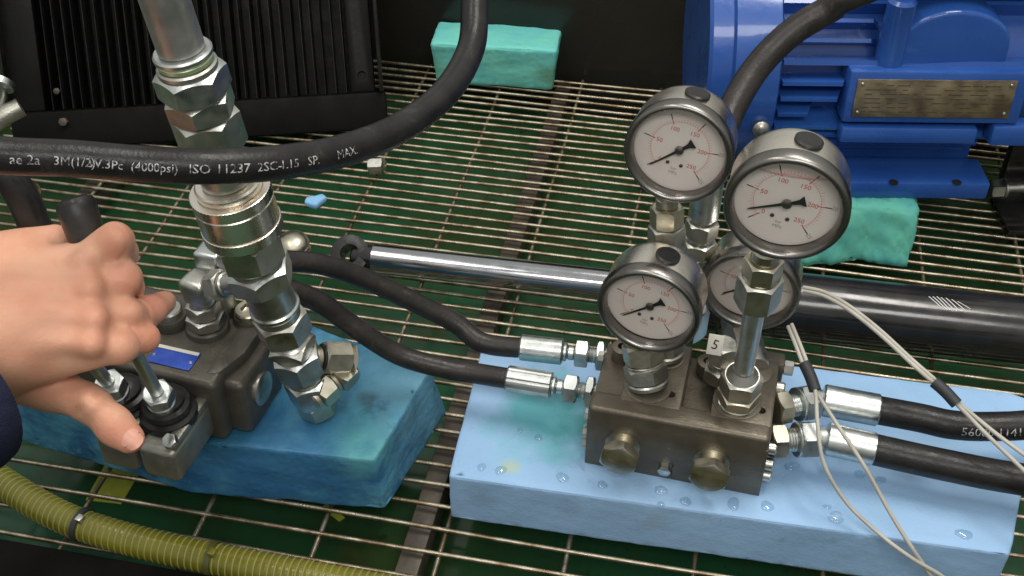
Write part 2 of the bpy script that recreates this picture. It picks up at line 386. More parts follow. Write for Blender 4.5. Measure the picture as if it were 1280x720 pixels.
# ================================================================== FOAM BLOCKS
def foam(name, label, poly, z1, m, drift=None, nz=4, amp=.0012, cells=.006, z0=.0022, group=None, seed=1, sharp=.0035):
    """a cut block of foam: polygon with rounded, slightly uneven edges"""
    bm = bmesh.new(); n = len(poly)
    drift = drift or [(0, 0)] * n
    b = [bm.verts.new((x, y, z0)) for x, y in poly]
    t = [bm.verts.new((x + drift[i][0], y + drift[i][1], z1)) for i, (x, y) in enumerate(poly)]
    bm.faces.new(b[::-1]); bm.faces.new(t)
    for i in range(n): bm.faces.new((b[i], b[(i + 1) % n], t[(i + 1) % n], t[i]))
    bmesh.ops.recalc_face_normals(bm, faces=bm.faces)
    bmesh.ops.bevel(bm, geom=bm.edges[:], offset=sharp, segments=2, profile=.5, affect='EDGES')
    bmesh.ops.triangulate(bm, faces=bm.faces)
    for _ in range(9):
        es = [e for e in bm.edges if e.calc_length() > cells]
        if not es: break
        bmesh.ops.subdivide_edges(bm, edges=es, cuts=1, use_grid_fill=True)
        bmesh.ops.triangulate(bm, faces=bm.faces)
        if len(bm.verts) > 40000: break
    rs = np.random.RandomState(seed); ks = rs.normal(0, 1, (10, 3)) * 120; ph = rs.uniform(0, 6, 10)
    bm.normal_update()
    offs = []
    for vv in bm.verts:
        p = np.array(vv.co); s = float(np.sin(ks @ p + ph).sum()) / 7 + float(np.sin(ks @ p * 3.3 + ph * 2).sum()) / 14
        offs.append(vv.normal * (s * amp))
    for vv, o in zip(bm.verts, offs):
        vv.co += o
        if vv.co.z < z0: vv.co.z = z0
    me = bpy.data.meshes.new(name); bm.to_mesh(me); bm.free()
    me.polygons.foreach_set('use_smooth', [True] * len(me.polygons)); me.materials.append(m)
    o = bpy.data.objects.new(name, me); scn.collection.objects.link(o); return tag(o, label, 'foam block', group)
def pp(x, y, z): p = P(x, y, z); return (p.x, p.y)
fA = [pp(560, 595, .05), pp(1263, 693, .05), pp(1300, 503, .05), pp(1262, 490, .05), pp(985, 456, .05), pp(604, 428, .05)]
stains(foamA, [(P(690, 520, .05), .055, (.09, .40, .42), .85), (P(637, 585, .05), .010, (.50, .52, .10), .5), (P(600, 620, .03), .016, (.20, .30, .42), .45),
               (P(712, 628, .03), .014, (.20, .30, .42), .5), (P(815, 648, .03), .014, (.24, .30, .33), .5), (P(1210, 600, .05), .03, (.22, .36, .52), .3),
               (P(1150, 470, .05), .03, (.25, .42, .60), .3), (P(800, 640, .03), .05, (.28, .44, .64), .4), (P(640, 560, .05), .03, (.28, .52, .70), .3)])
foam('foam_block', 'long clean pale blue foam block under the valve block with gauges', fA, .05, foamA,
     drift=[(0, 0)] * 6, amp=.0006, cells=.009, seed=3, sharp=.0022)
fB = [pp(475, 573, .06), pp(556, 452, .06), pp(385, 405, .06), (-.36, .735), (-.405, .635), pp(225, 553, .06)]
stains(foamB, [(P(430, 530, .06), .05, (.03, .16, .20), .7), (P(360, 540, .06), .045, (.10, .36, .42), .7), (P(450, 560, .06), .03, (.12, .40, .40), .7),
               (P(500, 460, .06), .04, (.04, .20, .36), .7), (P(520, 490, .05), .06, (.16, .36, .46), .6), (P(330, 585, .04), .09, (.03, .13, .30), .8),
               (P(280, 535, .06), .03, (.02, .11, .16), .7), (P(400, 470, .06), .04, (.04, .24, .42), .7), (P(460, 500, .06), .012, (.02, .06, .08), .6)])
foam('foam_block', 'oil stained deep blue foam block under the lever valve', fB, .06, foamB,
     drift=[(-.004, -.002), (-.010, -.006), (0, 0), (0, 0), (0, 0), (0, .002)], amp=.0010, cells=.0055, seed=5, sharp=.0022)
c0 = P(545, 106, 0); c1 = P(690, 116, 0)
d = (c1 - c0).normalized(); nn = Vector((-d.y, d.x, 0))
pol = [c0, c1, c1 + nn * .05, c0 + nn * .05]
stains(foamC, [(P(690, 95, .02), .022, (.10, .20, .10), .6), (P(545, 95, .02), .02, (.25, .45, .20), .5)])
foam('foam_block', 'turquoise foam offcut against the dark back wall', [(p.x, p.y) for p in pol], .056, foamC,
     drift=[(-.005, -.004), (.005, -.004), (.005, 0), (-.004, 0)], amp=.0012, cells=.007, seed=9, sharp=.004)
pol = [pp(985, 340, 0), pp(1075, 332, 0), pp(1136, 341, 0), (P(1140, 333, 0).x + .012, .965), (P(985, 331, 0).x, .965)]
foam('foam_block', 'torn sea green foam wedged under the blue motor foot', pol, .0595, foamD,
     drift=[(0, .016), (0, .014), (.004, .018), (0, 0), (0, 0)], amp=.0022, cells=.006, seed=12, sharp=.006)
# ================================================================== RADIATOR
rl = P(20, 196, .0); rr_ = P(486, 167, .0)
rx = (rr_ - rl).normalized(); lean = R(30)
ry = Vector((-rx.y, rx.x, 0)); rz = (Z * math.cos(lean) + ry * math.sin(lean)); ryy = rz.cross(rx)
RM = Matrix(((rx.x, ryy.x, rz.x, rl.x), (rx.y, ryy.y, rz.y, rl.y), (rx.z, ryy.z, rz.z, .004), (0, 0, 0, 1)))
W = (rr_ - rl).length; HR = .30
rad = thing('oil_cooler', 'black finned oil cooler leaning back against the dark wall', 'radiator', M=RM)
part('core', MB().box((W / 2, .034, HR / 2 + .02), (W - .06, .006, HR - .04), None), radm, rad, 33, True)
part('bottom_tank', MB().box((W / 2, .022, .022), (W, .05, .040), None, .004), mat('tank_black', (.004, .004, .0036), 0, .65, (.006, .006, .005), 25, .5, .2, 200, .1, .12), rad, 33, True)
part('side_post', MB().box((.018, .02, HR / 2 + .042), (.036, .036, HR), None, .002), radm, rad, 33, True)
ps = part('side_post', MB().box((W - .024, .016, HR / 2 + .042), (.026, .030, HR), None, .002), radm, rad, 33, True)
part('edge_strip', MB().box((W - .0045, .014, HR / 2 + .042), (.004, .044, HR), None, .0006), finm, rad, 33, True)
part('edge_strip', MB().box((.001, .012, HR / 2 + .042), (.003, .044, HR), None, .0006), finm, rad, 33, True)
MWs = MW[rad.name]
cut(ps, MB().lathe([(0, .0048), (.02, .0048)], MWs @ Vector((W - .024, -.012, .060)), MWs.to_3x3() @ Vector((0, 1, 0)), 24))
nf = 30; x0 = .045; x1 = W - .042
for i in range(nf):
    x = x0 + (x1 - x0) * i / (nf - 1)
    wv = random.uniform(-.0008, .0008)
    part('fin', MB().box((x + wv, .014, HR / 2 + .042), (.0013, .034, HR - .001), Matrix.Rotation(random.uniform(-.004, .004), 4, 'Y'), .0004, 1), finm if i % 3 else radm, rad, 33, True)
b0 = P(470, 207, .0)
bq = part('foot_bolt', MB().hex(RM.inverted() @ P(462, 208, .010), (.9, -.3, 0), .016, .0080), zinc, rad, 33, True)
bq2 = part('foot_bolt', MB().hex((.055, -.003, .03), (0, -1, 0), .006, .004), barm, rad, 33, True)
part('foot_bolt', MB().hex((.052, -.003, .062), (0, -1, 0), .004, .003), barm, rad, 33, True)
# steel bracket by the cooler
sb = thing('pipe_elbow', 'pale grey steel pipe elbow beside the left post of the oil cooler', 'pipe fitting', P(5, 175, .0))
pe = spline([PY(-60, 205, .93), PY(-30, 172, .95), PY(0, 148, .96), PY(26, 134, .97)], 20)
part('tube', MB().tube(pe, .0095, 16), cast, sb)
part('flange', MB().lathe([(0, .014), (.006, .014)], PY(-2, 108, .97), (.2, 1, .6)), zincb, sb)
part('post', MB().tube([PY(-2, 150, .97), PY(-2, 100, .975)], .008, 16), zincb, sb)

# ================================================================== MOTOR
AX = Vector((1, -.02, 0)).normalized()
my, mz = .985, .158
mo = thing('electric_motor', 'glossy blue electric motor with cooling fins and brass nameplate', 'motor', (.36, my, .06))
def MX(x): return Vector((0, my, mz)) + AX * x
part('end_housing', MB().lathe([(0, .05), (0, .092), (.003, .095), (.020, .096), (.022, .101), (.060, .101), (.062, .097)], MX(.171), AX, 64), bluep, mo)
part('body', MB().lathe([(0, .072), (.31, .072)], MX(.230), AX, 64), bluep, mo)
# lengthwise fins, one object each
def fin(ang, xa, xb, hgt=.020, r0=.071, th=.0045, slope=.010):
    a = R(ang); n = Vector((0, -math.cos(a), math.sin(a))); t = Vector((0, math.sin(a), math.cos(a)))
    vs = []; 
    for s in (-1, 1):
        wb = th * .62; wt = th * .38
        vs += [MX(xa) + n * r0 + t * s * wb, MX(xb) + n * r0 + t * s * wb, MX(xb - slope) + n * (r0 + hgt) + t * s * wt, MX(xa + .001) + n * (r0 + hgt) + t * s * wt]
    mb = MB().add(vs, [[0, 1, 2, 3], [7, 6, 5, 4], [0, 4, 5, 1], [1, 5, 6, 2], [2, 6, 7, 3], [3, 7, 4, 0]])
    return part('cooling_fin', mb, bluep, mo, 20)
for a_, xb in ((10, .296), (1, .293), (-9, .270)): fin(a_, .233, xb, .024)
for a_, xb in ((-19, .300), (-26, .440), (-35, .432), (-44, .425)): fin(a_, .233, xb, .024)
fin(21, .233, .46, .020, th=.006)
for a_, xb in ((33, .318), (44, .32), (55, .54), (66, .54), (77, .54), (88, .54), (99, .54)): fin(a_, .233, xb, .018)
for a_ in (20, 8, -4, -14): fin(a_, .465, .54, .015)
# nameplate pad
def ring_pt(x, ang, r): a = R(ang); return MX(x) + Vector((0, -math.cos(a), math.sin(a))) * r
na = 4; aN = R(na); nN = Vector((0, -math.cos(aN), math.sin(aN))); tN = Vector((0, math.sin(aN), math.cos(aN)))
def plateM(x, r): 
    o = MX(x) + nN * r
    return Matrix(((AX.x, -nN.x, tN.x, o.x), (AX.y, -nN.y, tN.y, o.y), (AX.z, -nN.z, tN.z, o.z), (0, 0, 0, 1)))
part('plate_pad', MB().box((0, .010, 0), (.154, .026, .050), plateM(.366, .096), .003), bluep, mo)
pl = part('nameplate', MB().box((0, 0, 0), (.136, .0012, .036), plateM(.364, .1002), .0003), brass, mo)
for sx in (-1, 1):
    for sz in (-1, 1):
        part('rivet', MB().lathe([(0, .0017), (.0006, .0014), (.001, .0006)], plateM(.364, .1010) @ Vector((sx * .0635, 0, sz * .0135)), nN, 12), zinc, pl)
etch = MB()
for i in range(7):
    xx = -.060
    while xx < .058:
        ln = random.uniform(.003, .016)
        if random.random() < .7: etch.box((xx + ln / 2, -.00065, .0125 - i * .0042), (ln, .0002, .0007), plateM(.364, .1002))
        xx += ln + random.uniform(.002, .007)
part('engraved_line', etch, mat('etch_dark', (.10, .08, .05), .5, .5), pl, 0)
part('lower_pad', MB().box((0, .004, 0), (.120, .018, .016), plateM(.350, .0950) @ Matrix.Translation((0, 0, -.037)), .003), bluep, mo)
part('side_pad', MB().box((0, .004, 0), (.12, .020, .02), plateM(.482, .0950) @ Matrix.Translation((0, 0, -.036)), .003), bluep, mo)
# terminal housing on the upper front
arch = [(.326, .184), (.424, .184), (.424, .206)] + [(.375 + .049 * math.cos(R(a)), .206 + .034 * math.sin(R(a))) for a in range(15, 166, 15)] + [(.326, .206)]
part('terminal_boss', MB().prism(arch, 0, .09, Matrix(((1, 0, 0, 0), (0, 0, 1, .893), (0, 1, 0, 0), (0, 0, 0, 1))), .004, 3), bluep, mo)
part('gland_boss', MB().lathe([(0, .012), (.070, .012), (.073, .009)], (.325, .899, .176), Z, 32), bluep, mo)
part('terminal_box', MB().box((0, 0, 0), (.19, .12, .07), Matrix.Translation(Vector((.405, .965, .292))), .006), blackp, mo)
# foot
ft = MB().box((0, 0, 0), (.200, .042, .018), Matrix.Translation(Vector((.336, .897, .0690))) @ Matrix.Rotation(math.atan2(AX.y, AX.x), 4, 'Z'), .0025)
ftp = part('foot', ft, bluep, mo)
part('foot_web', MB().box((0, 0, 0), (.185, .03, .05), Matrix.Translation(Vector((.336, .935, .098))) @ Matrix.Rotation(math.atan2(AX.y, AX.x), 4, 'Z'), .003), bluep, mo)
part('foot', MB().box((0, 0, 0), (.225, .055, .022), Matrix.Translation(Vector((.345, 1.055, .0715))), .0025), bluep, mo)
for px in (1117, 1196):
    q = P(px, 228, .0783); part('foot_hole', MB().lathe([(0, .0042), (.0006, .0042)], q, Z, 16), black, mo)
part('housing_bolt', MB().lathe([(0, .0075), (.006, .0075), (.009, .005), (.010, .002)], PY(950, 158, .882), (0, -1, .1), 20), zinc, mo)
mb_ = thing('motor_bracket', 'black steel bracket with a bolt right of the blue motor foot', 'bracket', (.49, .93, .004))
part('plate', MB().box((.525, .94, .075), (.10, .012, .14), None, .002), blackp, mb_)
part('base', MB().box((.525, .918, .008), (.10, .056, .0075), None, .001), blackp, mb_)
stack(mb_, PY(1236, 236, .921), (1, .05, .02), [('hex', .013, .0085, 'bolt_head'), ('cyl', .003, .0098, 'washer'), ('cyl', .03, .0052, 'stud')], zinc)
# ================================================================== CYLINDER
ca = P(440, 319, .034); cb = P(1330, 418, .034); cax = (cb - ca).normalized(); ca.z = cb.z = .0331
cy = thing('hydraulic_cylinder', 'black hydraulic cylinder with polished rod lying on the grating behind the gauges', 'cylinder', (ca.x, ca.y, .002))
def along(px):
    lo, hi = 0.0, 1.0
    for _ in range(40):
        m_ = (lo + hi) / 2
        if proj(ca.lerp(cb, m_))[0] < px: lo = m_
        else: hi = m_
    return ca.lerp(cb, lo)
r0 = along(466); r1 = along(850)
part('rod', MB().lathe([(0, .0125), (.001, .0135), ((r1 - r0).length, .0135)], r0, cax, 48), chrome, cy)
part('barrel', MB().lathe([(0, .020), (.002, .0285), (.035, .0295), (.036, .0285), ((cb - r1).length, .0285)], r1, cax, 64), blackp, cy)
part('rod_end', MB().lathe([(0, .008), (.003, .0105), ((r0 - along(436)).length, .0125)], along(436), cax, 32), blackp, cy)
eye = along(425)
ey = part('rod_eye', MB().lathe([(-.011, .014), (-.010, .0175), (.010, .0175), (.011, .014)], eye, Vector((-.15, -.62, .77)).cross(cax).cross(cax) * -1, 40), black, cy)
ax_e = Vector((-.15, -.62, .77)).cross(cax).cross(cax) * -1
cut(ey, MB().lathe([(-.02, .0088), (.02, .0088)], eye, ax_e, 28))
for i, (px, ln) in enumerate(((1150, .010), (1155, .011), (1160, .012), (1165, .011), (1171, .011), (1178, .009), (1185, .006))):
    c = along(px); n = Vector((0, -.18, 1)).normalized(); n = (n - cax * n.dot(cax)).normalized(); s = n.cross(cax)
    q = []
    for t in range(5):
        th = (t / 4 - .5) * ln / .0285 + .12
        b_ = c + cax * (t / 4 * .010)
        for e in (0, .0011): q.append(b_ + cax * e + (n * math.cos(th) - s * math.sin(th)) * .02875)
    part('paint_mark', MB().add(q, [[2 * t, 2 * t + 1, 2 * t + 3, 2 * t + 2] for t in range(4)]), markw, cy, 0)

# ================================================================== VALVE BLOCK (with the gauges)
VA = R(-14.3); vo = Vector((.0525, .5655, .0505)); VM = frame(vo, VA); vx = VM.to_3x3() @ Vector((1, 0, 0)); vy = VM.to_3x3() @ Vector((0, 1, 0))
def V(x, y, z): return VM @ Vector((x, y, z))
vb = thing('valve_block', 'dark grey twin valve block with hex plugs standing on pale blue foam', 'valve block', M=VM)
for k in range(2):
    o = k * .0627
    mb = MB().box((o + .0313, .0395, .0235), (.0626, .079, .047), None, .0006)
    part('body', mb, iron, vb, 33, True)
    if not k: part('front_ridge', MB().box((.06265, .0093, .036), (.1256, .0191, .0445), None, .0036, 3), iron, vb, 33, True)
    pad = part('port_pad', MB().prism([(o + .020, .012), (o + .0622, .012), (o + .0622, .0785), (o + .026, .0785), (o + .020, .069)], .040, .0585, None, .0015), iron, vb, 33, True)
    cut(pad, MB().lathe([(0, .0031), (.02, .0031)], V(o + .054, .026, .045), Z, 20))
    lug = part('lug', MB().prism([(o + .0045 + .0085 + .0085 * math.cos(R(a)), .066 + .0085 * math.sin(R(a))) for a in range(60, 301, 20)] + [(o + .0225, .0575), (o + .0225, .0755)], .044, .0587, None, .001), iron, vb, 33, True)
    cut(lug, MB().lathe([(0, .0036), (.02, .0036)], V(o + .0125, .066, .047), Z, 20))
    part('boss', MB().lathe([(0, .0170), (.0015, .0168), (.002, .0155)], (o + .037, .030, .0575), Z, 36), iron, vb, 33, True)
    part('boss', MB().lathe([(0, .0145), (.0015, .0143), (.002, .0125)], (o + .044, .064, .0575), Z, 36), iron, vb, 33, True)
    # front hex plug
    cx = .0265 + k * .0625
    pg = part('plug_neck', MB().lathe([(-.0005, .0125), (.003, .0125), (.003, .0088), (.011, .0088)], (cx, 0, .029), (0, -1, 0), 28), nickel, vb, 33, True)
    part('hex_plug', MB().hex((cx, -.010, .029), (0, -1, 0), .0085, .0125, R(20), .965), nickel, vb, 33, True)
part('spacer_screw', MB().hex((.0575, 0.0005, .010), (0, -1, 0), .004, .0042), zincb, vb, 33, True)
# side screws
for (y, z) in ((.010, .012), (.010, .024), (.014, .036), (.060, .050)):
    part('side_screw', MB().hex((0.0005, y, z), (-1, 0, 0), .0045, .0038), zinc, vb, 33, True)
    part('side_screw', MB().lathe([(0, .0045), (.005, .0045), (.006, .0035)], (.1254, y, z), (1, 0, 0), 18), zinc, vb, 33, True)
bk = part('back_lug', MB().box((.118, .083, .047), (.022, .014, .02), None, .002), iron, vb, 33, True)
part('side_screw', MB().hex((.129, .083, .049), (1, 0, 0), .007, .0048), zinc, vb, 33, True)
# ================================================================== GAUGES
GP = {}
def gauge_matrix(c, yaw, tilt, roll):
    n = Vector((-math.sin(yaw) * math.cos(tilt), -math.cos(yaw) * math.cos(tilt), math.sin(tilt))); Yd = -n
    X0 = Vector((math.cos(yaw), -math.sin(yaw), 0)); Z0 = X0.cross(Yd).normalized()
    Zd = Z0 * math.cos(roll) + X0 * math.sin(roll); Xd = X0 * math.cos(roll) - Z0 * math.sin(roll)
    return Matrix(((Xd.x, Yd.x, Zd.x, c.x), (Xd.y, Yd.y, Zd.y, c.y), (Xd.z, Yd.z, Zd.z, c.z), (0, 0, 0, 1)))
def pol(r, a, y): return Vector((r * math.cos(R(a)), y, r * math.sin(R(a))))
def scale_ang(v): return 225 - v / 25 * 270
def add_text(mb, body, size, x, z, y, rot=0):
    vs, fs = text_mesh(body, size); c, s = math.cos(rot), math.sin(rot)
    mb.add([Vector((x + v.x * c - v.y * s, y, z + v.x * s + v.y * c)) for v in vs], fs)
def make_gauge(label, M, needle_at, fill=False):
    g = thing('pressure_gauge', label, 'gauge', M=M, group='round liquid filled pressure gauges on the valve block')
    ya = (0, 1, 0)
    part('case', MB().lathe([(.002, .0337), (.026, .0337), (.031, .0324), (.0338, .028), (.034, .02)], (0, 0, 0), ya, 72, False, True), inox, g, 40, True)
    part('bezel', MB().lathe([(.0030, .0290), (-.0015, .0296), (-.0036, .0306), (-.0046, .0322), (-.0040, .0338), (-.0020, .0348), (.0040, .0350), (.0062, .0346), (.0068, .0316)], (0, 0, 0), ya, 96, False, False), bezelm, g, 60, True)
    dl = part('dial', MB().lathe([(0, .0300), (.0008, .0300)], (0, .0055, 0), ya, 64), dialm, g, 33, True)
    yd = .0053; red = MB(); blk = MB(); pk = MB(); gy = MB()
    def tick(mb, a, ra, rb, wd, y=yd):
        t = pol(wd / 2, a + 90, 0); mb.add([pol(ra, a, y) - t, pol(rb, a, y) - t, pol(rb, a, y) + t, pol(ra, a, y) + t], [[0, 1, 2, 3]])
    for i in range(0, 251, 5):
        tick(pk, scale_ang(i / 10), .0185, .0205 if i % 25 else .0212, .00034)
    n = 70
    for i in range(n):
        a0 = 225 - 270 * i / n; a1 = 225 - 270 * (i + 1) / n
        pk.add([pol(.0185, a0, yd), pol(.0188, a0, yd), pol(.0188, a1, yd), pol(.0185, a1, yd)], [[0, 1, 2, 3]])
    for i, bar in enumerate((0, 50, 100, 150, 200, 250)):
        a = scale_ang(bar / 10); tick(red, a, .0172, .0208, .0006); tick(blk, a, .0208, .0246, .0006)
        p_ = pol(.0142 if bar else .0150, a, 0); add_text(red, str(bar), .0042, p_.x, p_.z, yd)
    for mp in (20, 25):
        p_ = pol(.0262, scale_ang(mp), 0); add_text(gy, str(mp), .0038, p_.x, p_.z, yd, 0 if mp == 20 else R(-45))
    add_text(gy, 'bar', .0030, -.0005, -.0146, yd); add_text(gy, 'MPa', .0034, -.0005, -.0178, yd)
    for mb, mm, nm in ((red, redm, 'red_scale'), (blk, inkm, 'black_scale'), (pk, pinkm, 'fine_scale'), (gy, greym, 'lettering')):
        part(nm, mb, mm, dl, 0, True)
    for sx in (-.0052, .0036):
        part('dial_screw', MB().lathe([(0, .0012), (.0006, .0012), (.0008, .0008)], (sx, .0054, -.0112), (0, -1, 0), 14), bezelm, dl, 33, True)
    if fill:
        q = []
        for i in range(13):
            x = -.0195 + .039 * i / 12; zc = .0186 - .0012 * math.sin(math.pi * i / 12)
            zc += .0005
            cr, sr = math.cos(R(8)), math.sin(R(8))
            q += [Vector((x * cr - zc * sr, .0040, x * sr + zc * cr)), Vector((x * cr - (zc + .0007) * sr, .0040, x * sr + (zc + .0007) * cr))]
        part('fill_line', MB().add(q, [[2 * i, 2 * i + 1, 2 * i + 3, 2 * i + 2] for i in range(12)]), pinkm, dl, 0, True)
    # needle: built along +X then turned
    a = R(scale_ang(needle_at)); c, s = math.cos(a), math.sin(a)
    def nd(x, z, y): return Vector((x * c - z * s, y, x * s + z * c))
    prof = [(-.0030, .0010), (-.0072, .0015), (-.0096, .0031), (-.0104, .0034), (-.0104, -.0034), (-.0096, -.0031), (-.0072, -.0015), (-.0030, -.0010), (.0210, -.00035), (.0225, 0), (.0210, .00035)]
    nv = len(prof)
    ndl = part('needle', MB().add([nd(x, z, .0030) for x, z in prof] + [nd(x, z, .0035) for x, z in prof],
         [list(range(nv)), [nv + i for i in range(nv)][::-1]] + [[i, (i + 1) % nv, nv + (i + 1) % nv, nv + i] for i in range(nv)]), inkm, g, 0, True)
    part('hub', MB().lathe([(0, .0030), (.0014, .0028), (.0020, .0016)], (0, .0036, 0), (0, -1, 0), 24), bezelm, ndl, 33, True)
    part('glass', MB().lathe([(0, .0300), (.0002, .0300)], (0, .0012, 0), ya, 64), gl, g, 33, True)
    part('filler_cap', MB().lathe([(-.002, .0082), (.0010, .0082), (.0018, .0070)], (.0005, .0180, .0335), (0, 0, 1), 32), black, g, 33, True)
    part('stem', MB().lathe([(0, .0095), (.004, .0095), (.005, .0080), (.011, .0080)], (0, .0165, -.0320), (0, 0, -1), 28), nickel, g, 33, True)
    return g, M @ Vector((0, .0165, -.0425)), (M.to_3x3() @ Vector((0, 0, -1)))
gs = {}
gs[1] = make_gauge('pressure gauge at zero right in front of the curved hose and blue motor housing', gauge_matrix(PD(848, 191, .742), R(17), R(6), R(8)), 0.0)
gs[2] = make_gauge('raised pressure gauge with needle just off zero and liquid line near its top', gauge_matrix(PD(983, 259, .655), R(15), R(1), R(9)), 1.6, True)
gs[3] = make_gauge('low pressure gauge at zero on the short stout stem beside the crimped hoses', gauge_matrix(PD(811, 387, .775), R(19), R(0), R(9)), 0.0)
gs[4] = make_gauge('pressure gauge half hidden behind a bare steel stem pipe and the raised gauge', gauge_matrix(PD(938, 362, .835), R(17), R(0), R(9)), 0.6)
def adapter(gi, label, base, items, m=zinc, top_items=None):
    _, q, dn = gs[gi]; base = Vector(base); L = (q - base).length; d_ = (base - q).normalized()
    t = thing('gauge_adapter', label, 'pipe fitting', base, 'threaded adapters carrying the gauges')
    tot = sum(i[1] for i in items); items = [(i[0], i[1] * L / tot, *i[2:]) for i in items]
    stack(t, q, d_, items, m, .2); return t
zt = .0596
adapter(3, 'short stout hexagonal adapter under the low gauge on the valve block', V(.037, .030, zt),
        [('cyl', 4, .0085, 'neck', nickel), ('hex', 17, .0125, 'hex_body', nickel), ('cyl', 2, .0135, 'collar'), ('hex', 14, .0135, 'hex_nut'), ('cyl', 5, .0150, 'washer')])
adapter(2, 'long slim steel pipe with nuts at both ends under the raised gauge', V(.037 + .0627, .030, zt),
        [('cyl', 10, .0085, 'neck', nickel), ('hex', 17, .0105, 'hex_nut', nickel), ('hex', 26, .0125, 'hex_nut'), ('cyl', 74, .0068, 'pipe', zincb), ('cone', 6, (.0068, .011), 'shoulder'), ('hex', 18, .0125, 'hex_nut'), ('hex', 11, .0130, 'hex_nut', nickel), ('cyl', 3, .0138, 'washer')])
adapter(1, 'tall stacked hex adapter rising behind the low gauge', V(.044, .064, zt),
        [('cyl', 6, .0075, 'neck', nickel), ('hex', 12, .0100, 'hex_nut', nickel), ('hex', 16, .0112, 'hex_nut'), ('cyl', 10, .0085, 'neck', black), ('cyl', 40, .0068, 'pipe'), ('hex', 18, .0125), ('cyl', 4, .0138, 'washer')])
adapter(4, 'squat adapter with paper tag behind the slim stem pipe', V(.044 + .0627, .064, zt),
        [('hex', 10, .0115), ('cyl', 3, .0125, 'washer')])
# stub fitting in front of gauge 4's foot with a paper tag
tg = thing('hex_fitting', 'steel hex fitting beside the slim pipe on the valve block', 'pipe fitting', V(.082, .048, .0585))
stack(tg, V(.0835, .050, .0585), (.03, 0, 1), [('hex', .012, .0098), ('cyl', .006, .008), ('hex', .016, .0088)])
tq = PD(894, 431, .80); tM = gauge_matrix(tq, R(10), R(25), R(3))
pt = part('paper_tag', MB().box((0, 0, 0), (.0105, .0012, .0145), tM, .0003), tagm, None)
tag(pt, 'small white paper tag with a handwritten 5 above the valve block', 'tag')
tx = MB(); add_text(tx, '5', .010, 0, 0, -.0008, R(-10)); tx.v = [tM @ v for v in tx.v]; part('handwriting', tx, inkm, pt, 0)
# ================================================================== HOSES ON THE BLOCK
def hose(label, path, r, m, n=70, group='black rubber hydraulic hoses', name='hydraulic_hose'):
    h = thing(name, label, 'hose', path[0], group); sp = spline(path, n); part('rubber_tube', MB().tube(sp, r, 20), m, h, 60); return h, sp
def left_hose(label, pts, f0, f1, nut, end, r, crimp):
    d_ = (f1 - f0).normalized()
    h, sp = hose(label, pts[:-1] + [f0 - d_ * .028, f0 + d_ * .012], r, rubber2)
    L = (f1 - f0).length
    q = stack(h, f0, d_, [('crimp' if crimp else 'cyl', L, .0100, 'ferrule', zincb)], zincb)
    q = stack(h, q, d_, [('cyl', .003, .0070), ('cyl', .006, .0055, 'neck'), ('hex', .010, .0098), ('thread', .006, .0060), ('hex', .006, .0108), ('cyl', (end - q).length - .031, .0070)], zincb)
    return h, sp
e1 = V(.001, .064, .036); e2 = V(.001, .026, .036)
fz = .0865
s1 = [PY(322, 322, .635), PY(352, 326, .642), PY(400, 330, .655), PY(455, 348, .665), PY(515, 376, .668), PY(570, 404, .665), PY(615, 424, .66)]
s2 = [PY(322, 352, .612), PY(355, 360, .620), PY(400, 378, .628), PY(445, 410, .630), PY(500, 444, .628), PY(560, 461, .623), PY(605, 466, .62)]
left_hose('black hose with smooth crimped end, on the motor side of its twin', s1, P(650, 434, fz), P(704, 440, fz), None, e1, .0078, False)
left_hose('black hose with ribbed crimped end, farther from the motor than its twin', s2, P(634, 473, fz), P(690, 482, fz), None, e2, .0078, True)
def right_hose(label, pts, start, f0, f1, r):
    d_ = (f1 - f0).normalized(); L = (f1 - f0).length
    h, sp = hose(label, [f1 - d_ * .02, f1 + d_ * .026] + pts, r, rubber)
    d0 = (f0 - start).normalized(); L0 = (f0 - start).length
    it = [('hex', .010, .0112, 'hex_nut', nickel), ('thread', .007, .0085), ('cyl', .0015, .0125, 'washer'), ('hex', .012, .0118), ('cyl', .006, .0085, 'neck')]
    k_ = L0 / sum(i[1] for i in it); stack(h, start, d0, [(i[0], i[1] * k_, *i[2:]) for i in it], zincb)
    stack(h, f0, d_, [('cyl', L, .0118, 'ferrule', zincb)])
    return h, sp
b1 = V(.1255, .048, .040); b2 = V(.1255, .022, .034)
h1, sp1 = right_hose('black hose with white print leaving the valve block past the sensor cables', [P(1190, 531, .084), P(1240, 533, .086), P(1300, 529, .09), P(1400, 510, .10)],
    b1, P(1028, 500, .085), P(1099, 513, .084), .0105)
wrap_text('56080 1141', .0085, sp1, .0105, .075, (0, -.93, .36), 'print', whitep, h1)
h2, sp2 = right_hose('plain black hose leaving the valve block low over the pale foam', [P(1180, 581, .079), P(1240, 593, .079), P(1320, 606, .080), P(1400, 620, .08)],
    b2, P(1032, 548, .082), P(1094, 562, .080), .0112)
# hose over the motor down to a fitting behind the gauges
vf = Vector((.1345, .664, .052))
h3, sp3 = hose('black hose arching over the blue motor down behind the gauges', [Vector((.72, .92, .36)), Vector((.50, .84, .385)), PY(1085, -14, .79), PY(1040, 10, .79), PY(990, 40, .785), PY(948, 82, .77), PY(918, 130, .745), PY(898, 180, .715), PY(886, 225, .685), Vector((.1365, .668, .225))], .0105, rubber2)
stack(h3, Vector((.1362, .667, .234)), (-.02, -.02, -1), [('cyl', .036, .0108, 'ferrule', zincb), ('cyl', .004, .008, 'neck'), ('hex', .013, .0105), ('cyl', .004, .0085), ('hex', .012, .0112), ('cyl', .006, .0105), ('cyl', .045, .0085, 'pipe'), ('hex', .026, .0135)], zinc)
